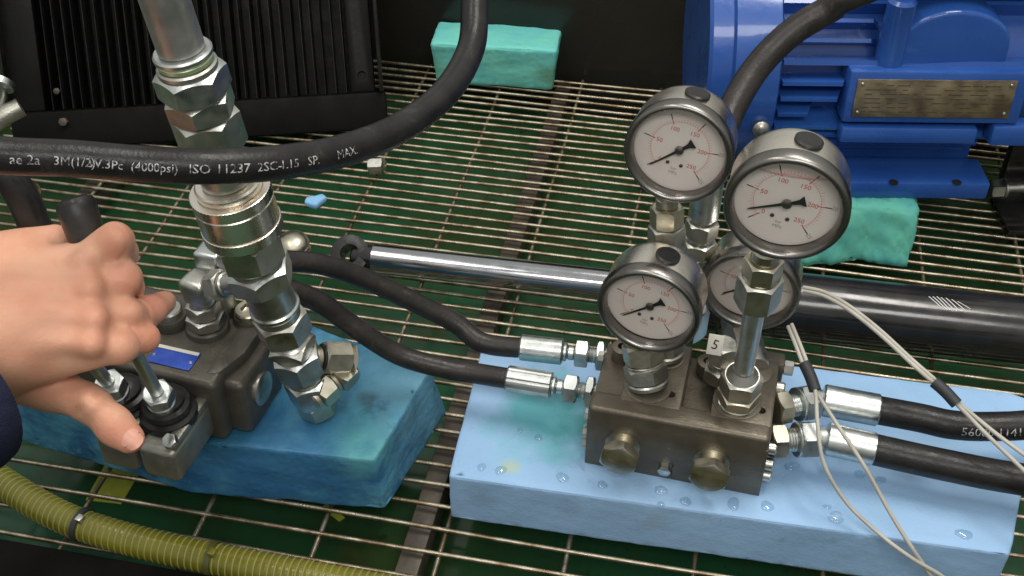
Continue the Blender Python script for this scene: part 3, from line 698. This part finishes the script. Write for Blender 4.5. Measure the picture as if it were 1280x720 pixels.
# big hose in front
hb, spb = hose('thick black hose with white printed lettering looping before the oil cooler', [PD(-90, 180, .585), PD(0, 194, .600), PD(90, 198, .612), PD(180, 205, .624), PD(265, 208, .634), PD(350, 203, .655), PD(430, 188, .69), PD(500, 160, .735), PD(555, 118, .78), PD(586, 68, .815), PD(593, 20, .83), PD(588, -60, .84), PD(560, -160, .83), PD(510, -250, .80)], .0098, rubber, 140)
def arc_at(path, px):
    L = 0
    for i in range(1, len(path)):
        L += (path[i] - path[i - 1]).length
        if proj(path[i])[0] >= px: return L
for px, tx_, sz in ((6, 'ae 2a', .0070), (58, '3M(1/2)', .0064), (109, 'W.3Pc', .0064), (158, '(4000psi)', .0066), (227, 'ISO', .0068), (257, '11237', .0070), (304, '2SC-', .0068), (337, '1.15', .0066), (367, 'SP.', .0070), (400, 'MAX.', .0070), (437, 'Haze', .0070)):
    if tx_ != 'Haze': wrap_text(tx_, sz, spb, .0098, arc_at(spb, px), (0, -.90, .43), 'print', whitep, hb)
# ================================================================== COUPLING COLUMN
A = P(399, 512, .066); B = PD(192, -40, .615)
KJ = PD(314, 315, .752)                                     # the quick coupling tips a little over its seat here
def on_col(y, seg=None):
    a, b = (A, KJ) if (seg == 0 if seg is not None else y > 315) else (KJ, B)
    lo, hi = -.6, 1.6
    for _ in range(50):
        m_ = (lo + hi) / 2
        if proj(a.lerp(b, m_))[1] > y: lo = m_
        else: hi = m_
    return a.lerp(b, lo)
col = thing('coupling_column', 'upright column of stacked silver hydraulic couplings and hex nuts beside the lever valve', 'coupling', A)
def cp(y0, y1, kind, r, name=None, m=zinc, rot=.5):
    sg = 0 if (y0 + y1) / 2 > 315 else 1
    a_ = on_col(y0, sg); b_ = on_col(y1, sg); stack(col, a_, b_ - a_, [(kind, (b_ - a_).length, r, name, m)], m, rot)
cp(512, 496, 'hex', .0125, 'end_plug', nickel)
cp(496, 472, 'hex', .0145, None, zincb, .2); cp(472, 464, 'cyl', .0125); cp(464, 440, 'hex', .0155, None, zincb, .7); cp(440, 428, 'sq', .0125)
cp(428, 418, 'thread', .0130); cp(418, 394, 'hex', .0165, None, zinc, .1); cp(394, 386, 'cyl', .0155); cp(386, 380, 'cyl', .0172, 'ring', zincb); cp(380, 352, 'cyl', .0158, 'sleeve')
cp(352, 330, 'hex', .0190, None, zincb, .6); cp(330, 324, 'cyl', .0170); cp(324, 292, 'hex', .0192, 'hex_body', nickel, .95)
cp(292, 288, 'cyl', 0.0181); cp(288, 276, 'knurl', .0255, None, inox); cp(276, 248, 'cyl', .0248, 'sleeve', inox); cp(248, 236, 'knurl', .0252, None, inox)
cp(236, 226, 'cyl', .0205, 'sleeve', inox); cp(226, 184, 'cyl', 0.0155, 'neck', zinc)
cp(184, 142, 'hex', 0.0177, 'hex_body', zinc, .15); cp(142, 116, 'hex', 0.0175, None, zinc, .55); cp(116, 86, 'hex', 0.0184, None, zincb, .3)
cp(86, 78, 'cyl', 0.0173); cp(78, 70, 'cyl', 0.0159, 'ring', mat('green_ring', (.45, .55, .33), .6, .3)); cp(70, 62, 'cyl', 0.0168, 'ring', zincb); cp(62, -60, 'cyl', 0.0133, 'pipe', mat('dull_steel', (.58, .58, .55), 1, .46, (.50, .50, .47), 40, .5, .15, 250, .08))
# side branch elbows near its foot
el = thing('elbow_fitting', 'brassy silver elbow fitting at the foot of the coupling column', 'pipe fitting', P(430, 470, .06))
q0 = on_col(447); q1 = PD(404, 441, (q0 - CAM).dot(FWD) - .0)
dd = (PD(444, 447, .852) - q0).normalized()
stack(el, q0 + dd * .012, dd, [('cyl', .006, .0085), ('cyl', .0015, .0098, 'seal', black), ('hex', .020, .0108, 'hex_body', nickel), ('sq', .004, .0095, 'end_face', nickel)], nickel, .2)
d2 = (PD(396, 497, .848) - PD(434, 462, .860)).normalized()
stack(el, PD(438, 456, .860), d2, [('sq', .016, .0105, 'elbow_body', nickel), ('cyl', .004, .009), ('hex', .014, .0105, 'hex_nut', nickel), ('cyl', .005, .0085)], nickel, .4)

# ================================================================== LEVER VALVE
LA = R(-17); lo_ = P(330, 520, .0612); LM = frame(lo_, LA)
def Lv(x, y, z): return LM @ Vector((x, y, z))
lv = thing('lever_valve', 'dark iron lever valve with blue maker plate on stained blue foam', 'valve', M=LM)
part('body', MB().box((-.078, .010, .029), (.128, .084, .058), None, .005, 3), iron2, lv, 33, True)
part('end_section', MB().box((-.0085, .008, .0255), (.019, .058, .050), None, .005, 3), iron2, lv, 33, True)
part('shoulder', MB().prism([(-.026, -.024), (-.016, -.020), (-.008, .004), (-.008, .028), (-.026, .046)], .04, .0592, None, .003), iron2, lv, 33, True)
part('end_plug', MB().lathe([(0, .0128), (.003, .0128), (.004, .0115), (.0045, .006)], (.0008, .001, .029), (1, 0, 0), 36), zinc, lv, 33, True)
bo1 = Lv(-.0745, .018, .0575); bo2 = Lv(-.046, .020, .0575); bo3 = Lv(-.022, .040, .052)
for b_, r_, h_ in ((bo1, .0125, .009), (bo2, .0155, .006), (bo3, .0125, .010)):
    part('port_boss', MB().lathe([(0, r_ * 1.06), (h_ * .8, r_), (h_, r_ * .92)], b_, Z, 36), iron2, lv)
pg1 = part('port_plug', MB().lathe([(0, .0098), (.005, .0098), (.0062, .0088)], bo1 + Z * .009, Z, 36), zinc, lv)
cut(pg1, MB().hex(bo1 + Z * .0115, Z, .02, .0036))
pg3 = part('port_plug', MB().lathe([(0, .0105), (.004, .0105), (.005, .0095)], bo3 + Z * .010, Z, 36), nickel, lv)
cut(pg3, MB().hex(bo3 + Z * .011, Z, .02, .0055))
npl = part('maker_plate', MB().box((-.0545, -.0150, .0586), (.034, .018, .0010), None, .0003), bplate, lv, 33, True)
part('plate_band', MB().box((-.0545, -.0077, .0593), (.0325, .0030, .0004), None), tagm, npl, 33, True)
for sx in (-.069, -.040): part('rivet', MB().lathe([(0, .0014), (.0006, .0009)], (sx, -.0165, .0591), Z, 10), zinc, npl, 33, True)
# lever brackets + boots + lever collars
def lever(xo, label, knob_path, base_tilt, is_first):
    br = part('lever_bracket', MB().prism([(xo - .0145, -.082), (xo + .0145, -.082), (xo + .0145, -.029), (xo - .0145, -.029)], .008, .038, None, .0045, 3), cast, lv, 33, True)
    part('bracket_cap', MB().box((xo + .0095, -.052, .0385), (.0085, .052, .008), None, .002), cast, br, 33, True)
    part('bracket_screw', MB().hex((xo + .0095, -.073, .041), (0, -.6, .8), .006, .0045), zincb, br, 33, True)
    bb = Lv(xo - .006, -.050, .037); top = knob_path[0]
    d_ = (top - bb).normalized()
    prof = [(0, .0195), (.004, .0205), (.008, .0195), (.0095, .0165), (.013, .0175), (.016, .0165), (.0175, .0135), (.021, .0135), (.024, .010), (.026, .006)]
    lt = thing('lever', label, 'lever', bb, 'control levers of the valve')
    part('rubber_boot', MB().lathe(prof, bb, (Z + d_ * .35).normalized(), 36), black, lt)
    q = bb + d_ * .018
    stack(lt, q, d_, [('cyl', .010, .0098, 'collar', zincb), ('hex', .012, .0092, 'collar', zincb), ('cyl', (top - q).length - .022, .0046, 'rod', zincb)], zincb)
    part('set_screw', MB().lathe([(0, .0028), (.0012, .0026)], q + d_ * .006 + Vector((.1, -.9, .35)).normalized() * .0094, (.1, -.9, .35), 14), nickel, lt)
    return lt
k1a = PD(138, 385, .690); k1b = PD(93, 250, .672)
l1 = lever(-.036, 'control lever gripped by the hand with black grip end poking out of the fist', [k1a], 0, True)
kd = (k1b - k1a).normalized(); KL = (k1b - k1a).length
part('grip', MB().lathe([(-.02, .0075), (0, .0085), (KL - .012, .0112), (KL - .003, .0114), (KL, .0100)], k1a, kd, 28), knobm, l1)
part('grip_tip', MB().lathe([(0, .0085), (.0016, .007)], k1b, kd, 24), knobm, l1)
k2a = PD(70, 400, .72); 
l2 = lever(-.069, 'second control lever with bent black grip behind the wrist', [k2a], 0, False)
sp2_ = spline([k2a, PD(62, 330, .715), PD(45, 285, .705), PD(24, 240, .695), PD(0, 212, .69), PD(-30, 195, .69)], 30)
part('grip', MB().tube(sp2_, lambda t: .0085 + .0012 * min(1, t * 2), 22), black, l2, 60)
rk = thing('round_cap', 'round pale metal cap behind the bent black grip', 'cap', P(45, 240, .0))
stack(rk, P(30, 246, .003), (.55, -.25, .8), [('cyl', .012, .010, 'stud', zinc), ('dome', .008, .0135, 'cap', nickel)])
# port elbows carrying the two hoses
def elbow(label, base, up, turn_to, m=zinc, capm=None):
    e = thing('port_elbow', label, 'pipe fitting', base, 'elbows on top of the lever valve')
    q = stack(e, base, Z, [('hex', .009, .0125), ('hex', .011, .0108), ('cyl', up - .020, .0095)], m, .4)
    d_ = (turn_to - q).normalized()
    part('elbow_body', MB().box((0, 0, .004), (.021, .021, .021), Matrix.Translation(q) @ Matrix.Rotation(math.atan2(d_.y, d_.x), 4, 'Z'), .0045, 3), m, e)
    stack(e, q + Z * .004 + d_ * .010, (turn_to - q - Z * .004), [('cyl', .005, .0082), ('hex', .011, .0098), ('cyl', .004, .0085), ('cyl', max(.004, (turn_to - q - Z * .004).length - .032), .0075)], m, .1)
    return e
elbow('silver elbow on the valve turning into the lower of the twin hoses', bo2 + Z * .006, .030, s2[0])
eb = thing('port_elbow', 'farther silver elbow with pale square top behind the knurled coupling', 'pipe fitting', Lv(-.085, .095, .06), 'elbows on top of the lever valve')
qb = PY(266, 324, .652)
part('elbow_body', MB().box((0, 0, 0), (.020, .020, .022), Matrix.Translation(qb) @ Matrix.Rotation(-.3, 4, 'Z'), .003, 3), zincb, eb)
stack(eb, qb + Vector((0, 0, -.010)), (0, .0, -1), [('cyl', .006, .009), ('hex', .014, .011), ('cyl', qb.z - .03 - .0612, .010)], zinc)
stack(eb, qb + (s1[0] - qb).normalized() * .009, s1[0] - qb, [('cyl', .005, .008), ('hex', .010, .0098), ('cyl', (s1[0] - qb).length - .022, .0078)], zincb)
cb_ = thing('round_cap', 'round cream metal cap behind the knurled coupling sleeve', 'cap', P(368, 318, .002))
stack(cb_, P(372, 330, .003), (-.05, -.1, 1), [('cyl', .016, .009, 'stud', zinc), ('cyl', .010, .0155, 'cap_body', nickel), ('dome', .010, .0155, 'cap', nickel)])

# ================================================================== CABLES
def cable(label, paths, sleeve):
    c = thing('sensor_cable', label, 'cable', paths[0][0], 'thin grey sensor cables')
    for p in paths: part('cable_core', MB().tube(spline(p, 60), .00145, 10), cablem, c, 60)
    part('heat_shrink', MB().tube(spline(sleeve, 10), .0042, 14), shrink, c, 60)
    return c
def zz(x, y, z): return P(x, y, z)
o_ = Vector((.0022, .0022, 0))
j = [zz(985, 408, .135), zz(994, 430, .133), zz(1004, 456, .128), zz(1018, 486, .120)]
cable('grey twin cable hanging from the half hidden gauge over the hose ends, black sleeved', [
    j + [zz(1046, 530, .112), zz(1080, 582, .098), zz(1112, 640, .072), zz(1140, 685, .056), zz(1168, 726, .03), zz(1190, 760, .012)],
    [p + Vector((.0026, .0010, .0012)) for p in j[:-1]] + [zz(1019, 488, .122), zz(1022, 530, .112), zz(1030, 580, .094), zz(1058, 628, .070), zz(1100, 668, .058), zz(1140, 698, .050), zz(1185, 726, .03), zz(1210, 760, .012)]],
    [zz(1003, 454, .129) + Vector((.001, 0, .0005)), zz(1011, 471, .1245) + Vector((.001, 0, .0005)), zz(1019, 488, .1205)])
j = [zz(1004, 364, .135), zz(1030, 370, .138), zz(1062, 388, .14), zz(1100, 418, .138), zz(1140, 455, .132), zz(1172, 483, .126)]
cable('grey twin cable sweeping over the black cylinder barrel, black sleeved', [
    j + [zz(1196, 505, .121), zz(1235, 545, .114), zz(1290, 598, .104), zz(1340, 650, .10)],
    [p + Vector((.0006, .0030, .0012)) for p in j] + [zz(1198, 503, .121), zz(1245, 542, .114), zz(1296, 580, .106), zz(1350, 620, .10)]],
    [zz(1168, 480, .127) + Vector((0, .0016, .0006)), zz(1182, 492, .1245) + Vector((0, .0014, .0006)), zz(1196, 505, .1215)])

# ================================================================== YELLOW HOSE
yz = .0146
yp = spline([P(-80, 545, yz), P(-20, 588, yz), P(50, 632, yz), P(105, 657, yz), P(180, 679, yz), P(270, 699, yz), P(360, 716, yz), P(470, 736, yz), P(700, 776, yz), P(1000, 830, yz)], 400)
yh = thing('suction_hose', 'olive yellow ribbed suction hose lying along the front rim', 'hose', P(200, 690, .003))
part('hose_wall', MB().tube(yp, lambda t: .0112 + .0003 * math.cos(t * 2 * math.pi * 135), 22), yel, yh, 60)
for i in range(135):
    c = yp[min(399, int((i + .5) / 135 * 400))]; t = (yp[min(400, int((i + .5) / 135 * 400) + 1)] - c).normalized()
    if proj(c)[0] < -30 or proj(c)[1] > 840: continue
    a_, b_, _ = basis(t); rg = []
    n_ = 22; rings = []
    for (dx, r_) in ((-.0007, .0110), (0, .01175), (.0007, .0110)):
        rings.append([c + t * dx + (a_ * math.cos(2 * math.pi * k / n_) + b_ * math.sin(2 * math.pi * k / n_)) * r_ for k in range(n_)])
    part('spiral_rib', MB().rings(rings, False, False), yel2, yh, 60)
for px in (103, 268):
    i = min(range(400), key=lambda k: abs(proj(yp[k])[0] - px)); c = yp[i]; t = (yp[i + 1] - c).normalized()
    ct = part('cable_tie', MB().lathe([(-.0022, .0118), (-.0022, .0128), (.0022, .0128), (.0022, .0118)], c, t, 32, False, False), shrink if px < 200 else mat('olive_tie', (.07, .075, .02), 0, .4), yh)
    part('tie_buckle', MB().box((0, 0, 0), (.005, .006, .004), Matrix.Translation(c + Vector((.002, -.004, .0122))) @ Matrix.Rotation(-.4, 4, 'Z'), .0006), zinc if px < 200 else yel, ct)

# ================================================================== SMALL SCRAPS AND DROPS
def scrap(name, label, c, pts, h, m, cat='scrap'):
    poly = [(c.x + x, c.y + y) for x, y in pts]
    o = part(name, MB().prism(poly, .0026, .0026 + h, None, h * .3), m, None, 50); return tag(o, label, cat)
scrap('foam_scrap', 'small torn pale blue foam crumb on the grating before the oil cooler', P(395, 254, .004), [(-.011, -.004), (-.004, -.008), (.002, -.010), (.006, -.002), (.011, .004), (.006, .010), (-.002, .006), (-.010, .004)], .007, scrapb)
ys = P(142, 600, -.05)
o = part('tape_scrap', MB().prism([(ys.x + a, ys.y + b) for a, b in ((-.018, -.02), (.012, -.024), (.02, .012), (.006, .022), (-.012, .018))], -.0518, -.0510, None, .0002), scrapy, None, 0)
tag(o, 'yellow green tape scrap in the tray near the ribbed yellow hose', 'scrap')
ys = P(416, 641, -.05)
o = part('tape_scrap', MB().prism([(ys.x + a, ys.y + b) for a, b in ((-.010, .006), (-.006, .010), (.010, -.004), (.006, -.008))], -.0518, -.0505, None, .0002), scrapy, None, 0)
tag(o, 'thin yellow tape sliver in the tray before the stained foam block', 'scrap')
for (x, y, r_) in ((602, 584, .0034), (626, 588, .0042), (650, 538, .0026), (673, 547, .0030), (703, 597, .0045), (753, 606, .0036), (826, 613, .0044), (857, 627, .0040), (917, 630, .0050), (959, 633, .0046), (990, 583, .0048), (1045, 647, .0055), (1075, 593, .0040), (1101, 600, .0036), (1205, 668, .0050), (826, 630, .0026), (1034, 634, .0026), (740, 555, .0024)):
    c = P(x, y, .0503)
    mb = MB().lathe([(r_ * .55 * math.sin(R(a)), r_ * math.cos(R(a))) for a in range(0, 88, 8)], c, Z, 28)
    ph_ = random.random() * 6; ex = random.uniform(.8, 1.25)
    for q_ in mb.v:
        d_ = q_ - c; a_ = math.atan2(d_.y, d_.x); k_ = 1 + .10 * math.sin(2 * a_ + ph_) + .06 * math.sin(3 * a_ + 2 * ph_)
        q_.x = c.x + d_.x * k_ * ex; q_.y = c.y + d_.y * k_ / ex; q_.z = c.z + d_.z * .75
    tag(part('water_drop', mb, water, None, 60), 'clear liquid drop beaded on the pale blue foam', 'drop', 'clear drops on the pale blue foam')

# ================================================================== HAND
def sdf_cap(p, a, b, ra, rb):
    a = np.array(a); b = np.array(b); ab = b - a; t = np.clip(((p - a) @ ab) / (ab @ ab), 0, 1)
    return np.linalg.norm(p - (a + t[:, None] * ab), axis=1) - (ra + t * (rb - ra))
def smin(a, b, k):
    h = np.clip(.5 + .5 * (b - a) / k, 0, 1); return b * (1 - h) + a * h - k * h * (1 - h)
def surface_nets(f, org, h):
    nx, ny, nz = f.shape; ins = f < 0
    S = np.zeros((nx - 1, ny - 1, nz - 1, 3)); Cn = np.zeros((nx - 1, ny - 1, nz - 1))
    cor = [(i, j, k) for i in (0, 1) for j in (0, 1) for k in (0, 1)]
    def sl(c): return f[c[0]:nx - 1 + c[0], c[1]:ny - 1 + c[1], c[2]:nz - 1 + c[2]]
    for a in cor:
        for b in cor:
            if b > a and sum(abs(a[i] - b[i]) for i in range(3)) == 1:
                fa, fb = sl(a), sl(b); m_ = (fa < 0) != (fb < 0); t = np.where(m_, fa / np.where(m_, fa - fb, 1), 0)
                for i in range(3): S[..., i] += np.where(m_, a[i] + t * (b[i] - a[i]), 0)
                Cn += m_
    act = Cn > 0; idx = -np.ones(act.shape, int); ii = np.argwhere(act); idx[act] = np.arange(len(ii))
    V_ = (ii + S[act] / Cn[act][:, None]) * h + org
    fs = []
    for ax in range(3):
        u_, v_ = (ax + 1) % 3, (ax + 2) % 3
        A_ = [slice(None)] * 3; B_ = [slice(None)] * 3; A_[ax] = slice(0, -1); B_[ax] = slice(1, None)
        ch = ins[tuple(A_)] != ins[tuple(B_)]
        for e in np.argwhere(ch):
            if e[u_] == 0 or e[v_] == 0 or e[u_] >= act.shape[u_] or e[v_] >= act.shape[v_]: continue
            q = []
            for du, dv in ((-1, -1), (0, -1), (0, 0), (-1, 0)):
                c = e.copy(); c[u_] += du; c[v_] += dv; q.append(int(idx[tuple(c)]))
            if not ins[tuple(e)]: q = q[::-1]
            fs.append(q)
    return V_, fs
H_ = lambda x, y, d_: PD(x, y, d_)
mm = .001
palm = [(H_(-110, 445, .635), H_(-20, 420, .650), 30, 29), (H_(-20, 420, .650), H_(40, 400, .655), 28, 23),
        (H_(10, 345, .675), H_(100, 330, .678), 17, 12.5), (H_(20, 375, .665), H_(110, 362, .668), 18, 12.5),
        (H_(25, 410, .660), H_(114, 398, .662), 19, 13), (H_(10, 452, .655), H_(112, 434, .658), 17, 12),
        (H_(0, 322, .690), H_(70, 300, .696), 14, 9), (H_(-40, 340, .685), H_(20, 330, .685), 17, 15)]
fingers = [
    [(H_(104, 328, .678), 12.0), (H_(144, 303, .670), 10.3), (H_(152, 317, .700), 9.3), (H_(130, 322, .716), 8.5)],
    [(H_(112, 362, .668), 12.0), (H_(154, 346, .672), 9.8), (H_(160, 358, .702), 9.2), (H_(130, 366, .715), 8.5)],
    [(H_(115, 398, .662), 12.0), (H_(164, 396, .676), 9.4), (H_(188, 386, .694), 8.3), (H_(206, 379, .716), 7.0)],
    [(H_(112, 434, .658), 11.6), (H_(150, 434, .660), 9.6), (H_(180, 422, .676), 8.4), (H_(178, 422, .700), 7.6)]]
thumb = [(H_(8, 466, .680), 17), (H_(66, 486, .678), 13), (H_(112, 504, .668), 10.2), (H_(142, 531, .664), 9.2), (H_(163, 549, .664), 8.0)]
knuckles = [(H_(104, 328, .660), 5.0), (H_(114, 362, .652), 5.2), (H_(117, 398, .645), 5.5), (H_(114, 432, .643), 5.2), (H_(150, 300, .660), 5.0), (H_(165, 392, .666), 4.5), (H_(112, 503, .657), 5.0)]
tendons = [(H_(30, 362, .650), H_(112, 358, .655)), (H_(34, 392, .642), H_(114, 396, .648)), (H_(34, 424, .640), H_(112, 430, .646))]
# (joint, direction across the crease, depth mm, reach mm)
creases = [(H_(112, 503, .66), H_(140, 530, .664) - H_(112, 503, .66), .9, 15), (H_(109, 500, .66), H_(140, 530, .664) - H_(112, 503, .66), .6, 15), (H_(152, 346, .665), H_(160, 330, .67) - H_(150, 370, .665), .6, 12),
           (H_(178, 390, .68), H_(206, 379, .716) - H_(164, 396, .676), 1.1, 12), (H_(172, 392, .68), H_(206, 379, .716) - H_(164, 396, .676), .7, 12), (H_(166, 428, .665), H_(180, 422, .676) - H_(150, 434, .66), .9, 12),
           (H_(172, 425, .668), H_(180, 422, .676) - H_(150, 434, .66), .6, 12), (H_(144, 303, .665), H_(152, 317, .70) - H_(104, 328, .678), .7, 12), (H_(140, 305, .665), H_(152, 317, .70) - H_(104, 328, .678), .5, 12)]
pts = [p for a, b, *_ in palm for p in (a, b)] + [p for f in fingers for p, _ in f] + [p for p, _ in thumb]
lo3 = np.array([min(p[i] for p in pts) - .034 for i in range(3)]); hi3 = np.array([max(p[i] for p in pts) + .034 for i in range(3)])
h_ = .0014
dims = np.ceil((hi3 - lo3) / h_).astype(int)
gx, gy_, gz = np.meshgrid(*[lo3[i] + h_ * np.arange(dims[i]) for i in range(3)], indexing='ij')
PT = np.stack([gx.ravel(), gy_.ravel(), gz.ravel()], 1)
D = None
for a, b, ra, rb in palm:
    d_ = sdf_cap(PT, a, b, ra * mm, rb * mm); D = d_ if D is None else smin(D, d_, .014)
for f in fingers:
    FD = None
    for (a, ra), (b, rb) in zip(f[:-1], f[1:]):
        d_ = sdf_cap(PT, a, b, ra * mm, rb * mm); FD = d_ if FD is None else smin(FD, d_, .004)
    D = smin(D, FD, .0045)
TD = None
for (a, ra), (b, rb) in zip(thumb[:-1], thumb[1:]):
    d_ = sdf_cap(PT, a, b, ra * mm, rb * mm); TD = d_ if TD is None else smin(TD, d_, .006)
D = smin(D, TD, .004)
for c, rk_ in knuckles: D = smin(D, np.linalg.norm(PT - np.array(c), axis=1) - rk_ * mm, .010)
for a, b in tendons: D = smin(D, sdf_cap(PT, a, b, .0022, .0026), .009)
for c, dr, am, rch in creases:
    q_ = PT - np.array(c); u_ = np.array(dr.normalized()); e_ = q_ @ u_; rr2 = np.linalg.norm(q_, axis=1)
    D = D + am * mm * np.exp(-(e_ / .0011) ** 2) * np.clip(1.4 - rr2 / (rch * mm), 0, 1)
rs_ = np.random.RandomState(4); kk = rs_.normal(0, 1, (8, 3)) * 160
D = D + .00022 * np.sin(PT @ kk.T + rs_.uniform(0, 6, 8)).sum(1)
Vh, Fh = surface_nets(D.reshape(dims), lo3, h_)
me = bpy.data.meshes.new('person'); me.from_pydata([tuple(v) for v in Vh], [], Fh); me.update()
me.polygons.foreach_set('use_smooth', [True] * len(me.polygons)); me.materials.append(skin)
stains(skin, [(H_(160, 560, .650), .020, (.66, .24, .17), .55), (H_(160, 345, .660), .016, (.66, .25, .17), .45), (H_(150, 300, .660), .014, (.66, .26, .17), .35),
              (H_(190, 385, .690), .018, (.66, .24, .17), .5), (H_(110, 490, .64), .018, (.72, .44, .27), .5), (H_(180, 425, .67), .014, (.66, .25, .17), .4), (H_(110, 400, .645), .02, (.66, .28, .19), .3)])
pb = bpy.data.objects.new('person', me); scn.collection.objects.link(pb)
md = pb.modifiers.new('sm', 'SMOOTH'); md.factor = .5; md.iterations = 3
tag(pb, 'person\'s bare left hand in a dark navy sleeve gripping the valve lever', 'person'); MW[pb.name] = Matrix.Identity(4)
tv = (thumb[4][0] - thumb[3][0]).normalized(); tn = (Vector((.25, -.55, .8)) - tv * tv.dot(Vector((.25, -.55, .8)))).normalized(); ts = tv.cross(tn); tc0 = thumb[4][0] - tv * .002
nv_ = []; nfc = []
for i in range(7):
    for k in range(7):
        a_ = (k / 6 - .5) * 1.5; t_ = (i / 6 - .5); wd = .0052 * (1 - .5 * max(0, abs(t_) * 2 - .6) ** 2)
        nv_.append(tc0 + tv * (t_ * .0125 + .0035 - .002 * (a_ / .75) ** 2 * (1 if t_ > 0 else -.3)) + (tn * math.cos(a_) + ts * math.sin(a_) * wd / .0052) * (.00840 - .0006 * (t_ > .3)))
for i in range(6):
    for k in range(6): nfc.append([i * 7 + k, i * 7 + k + 1, i * 7 + k + 8, i * 7 + k + 7])
part('thumbnail', MB().add(nv_, nfc), nailm, pb, 60)
# sleeve
sa = H_(-22, 498, .632); sbp = H_(-230, 600, .57); sd = (sbp - sa).normalized()
sl_p = [sa + sd * t for t in (0, .01, .025, .045, .07, .10, .14, .2)]
mbs = MB(); rings = []
for i, p in enumerate(sl_p):
    a_, b_, _ = basis(sd)
    rings.append([p + (a_ * math.cos(t) + b_ * math.sin(t)) * (.036 + .003 * math.sin(i * 1.7) + .0015 * math.sin(3 * t + i)) for t in [2 * math.pi * k / 40 for k in range(40)]])
part('sleeve', mbs.rings(rings, False, True), navy, pb, 60)
bpy.context.view_layer.update()
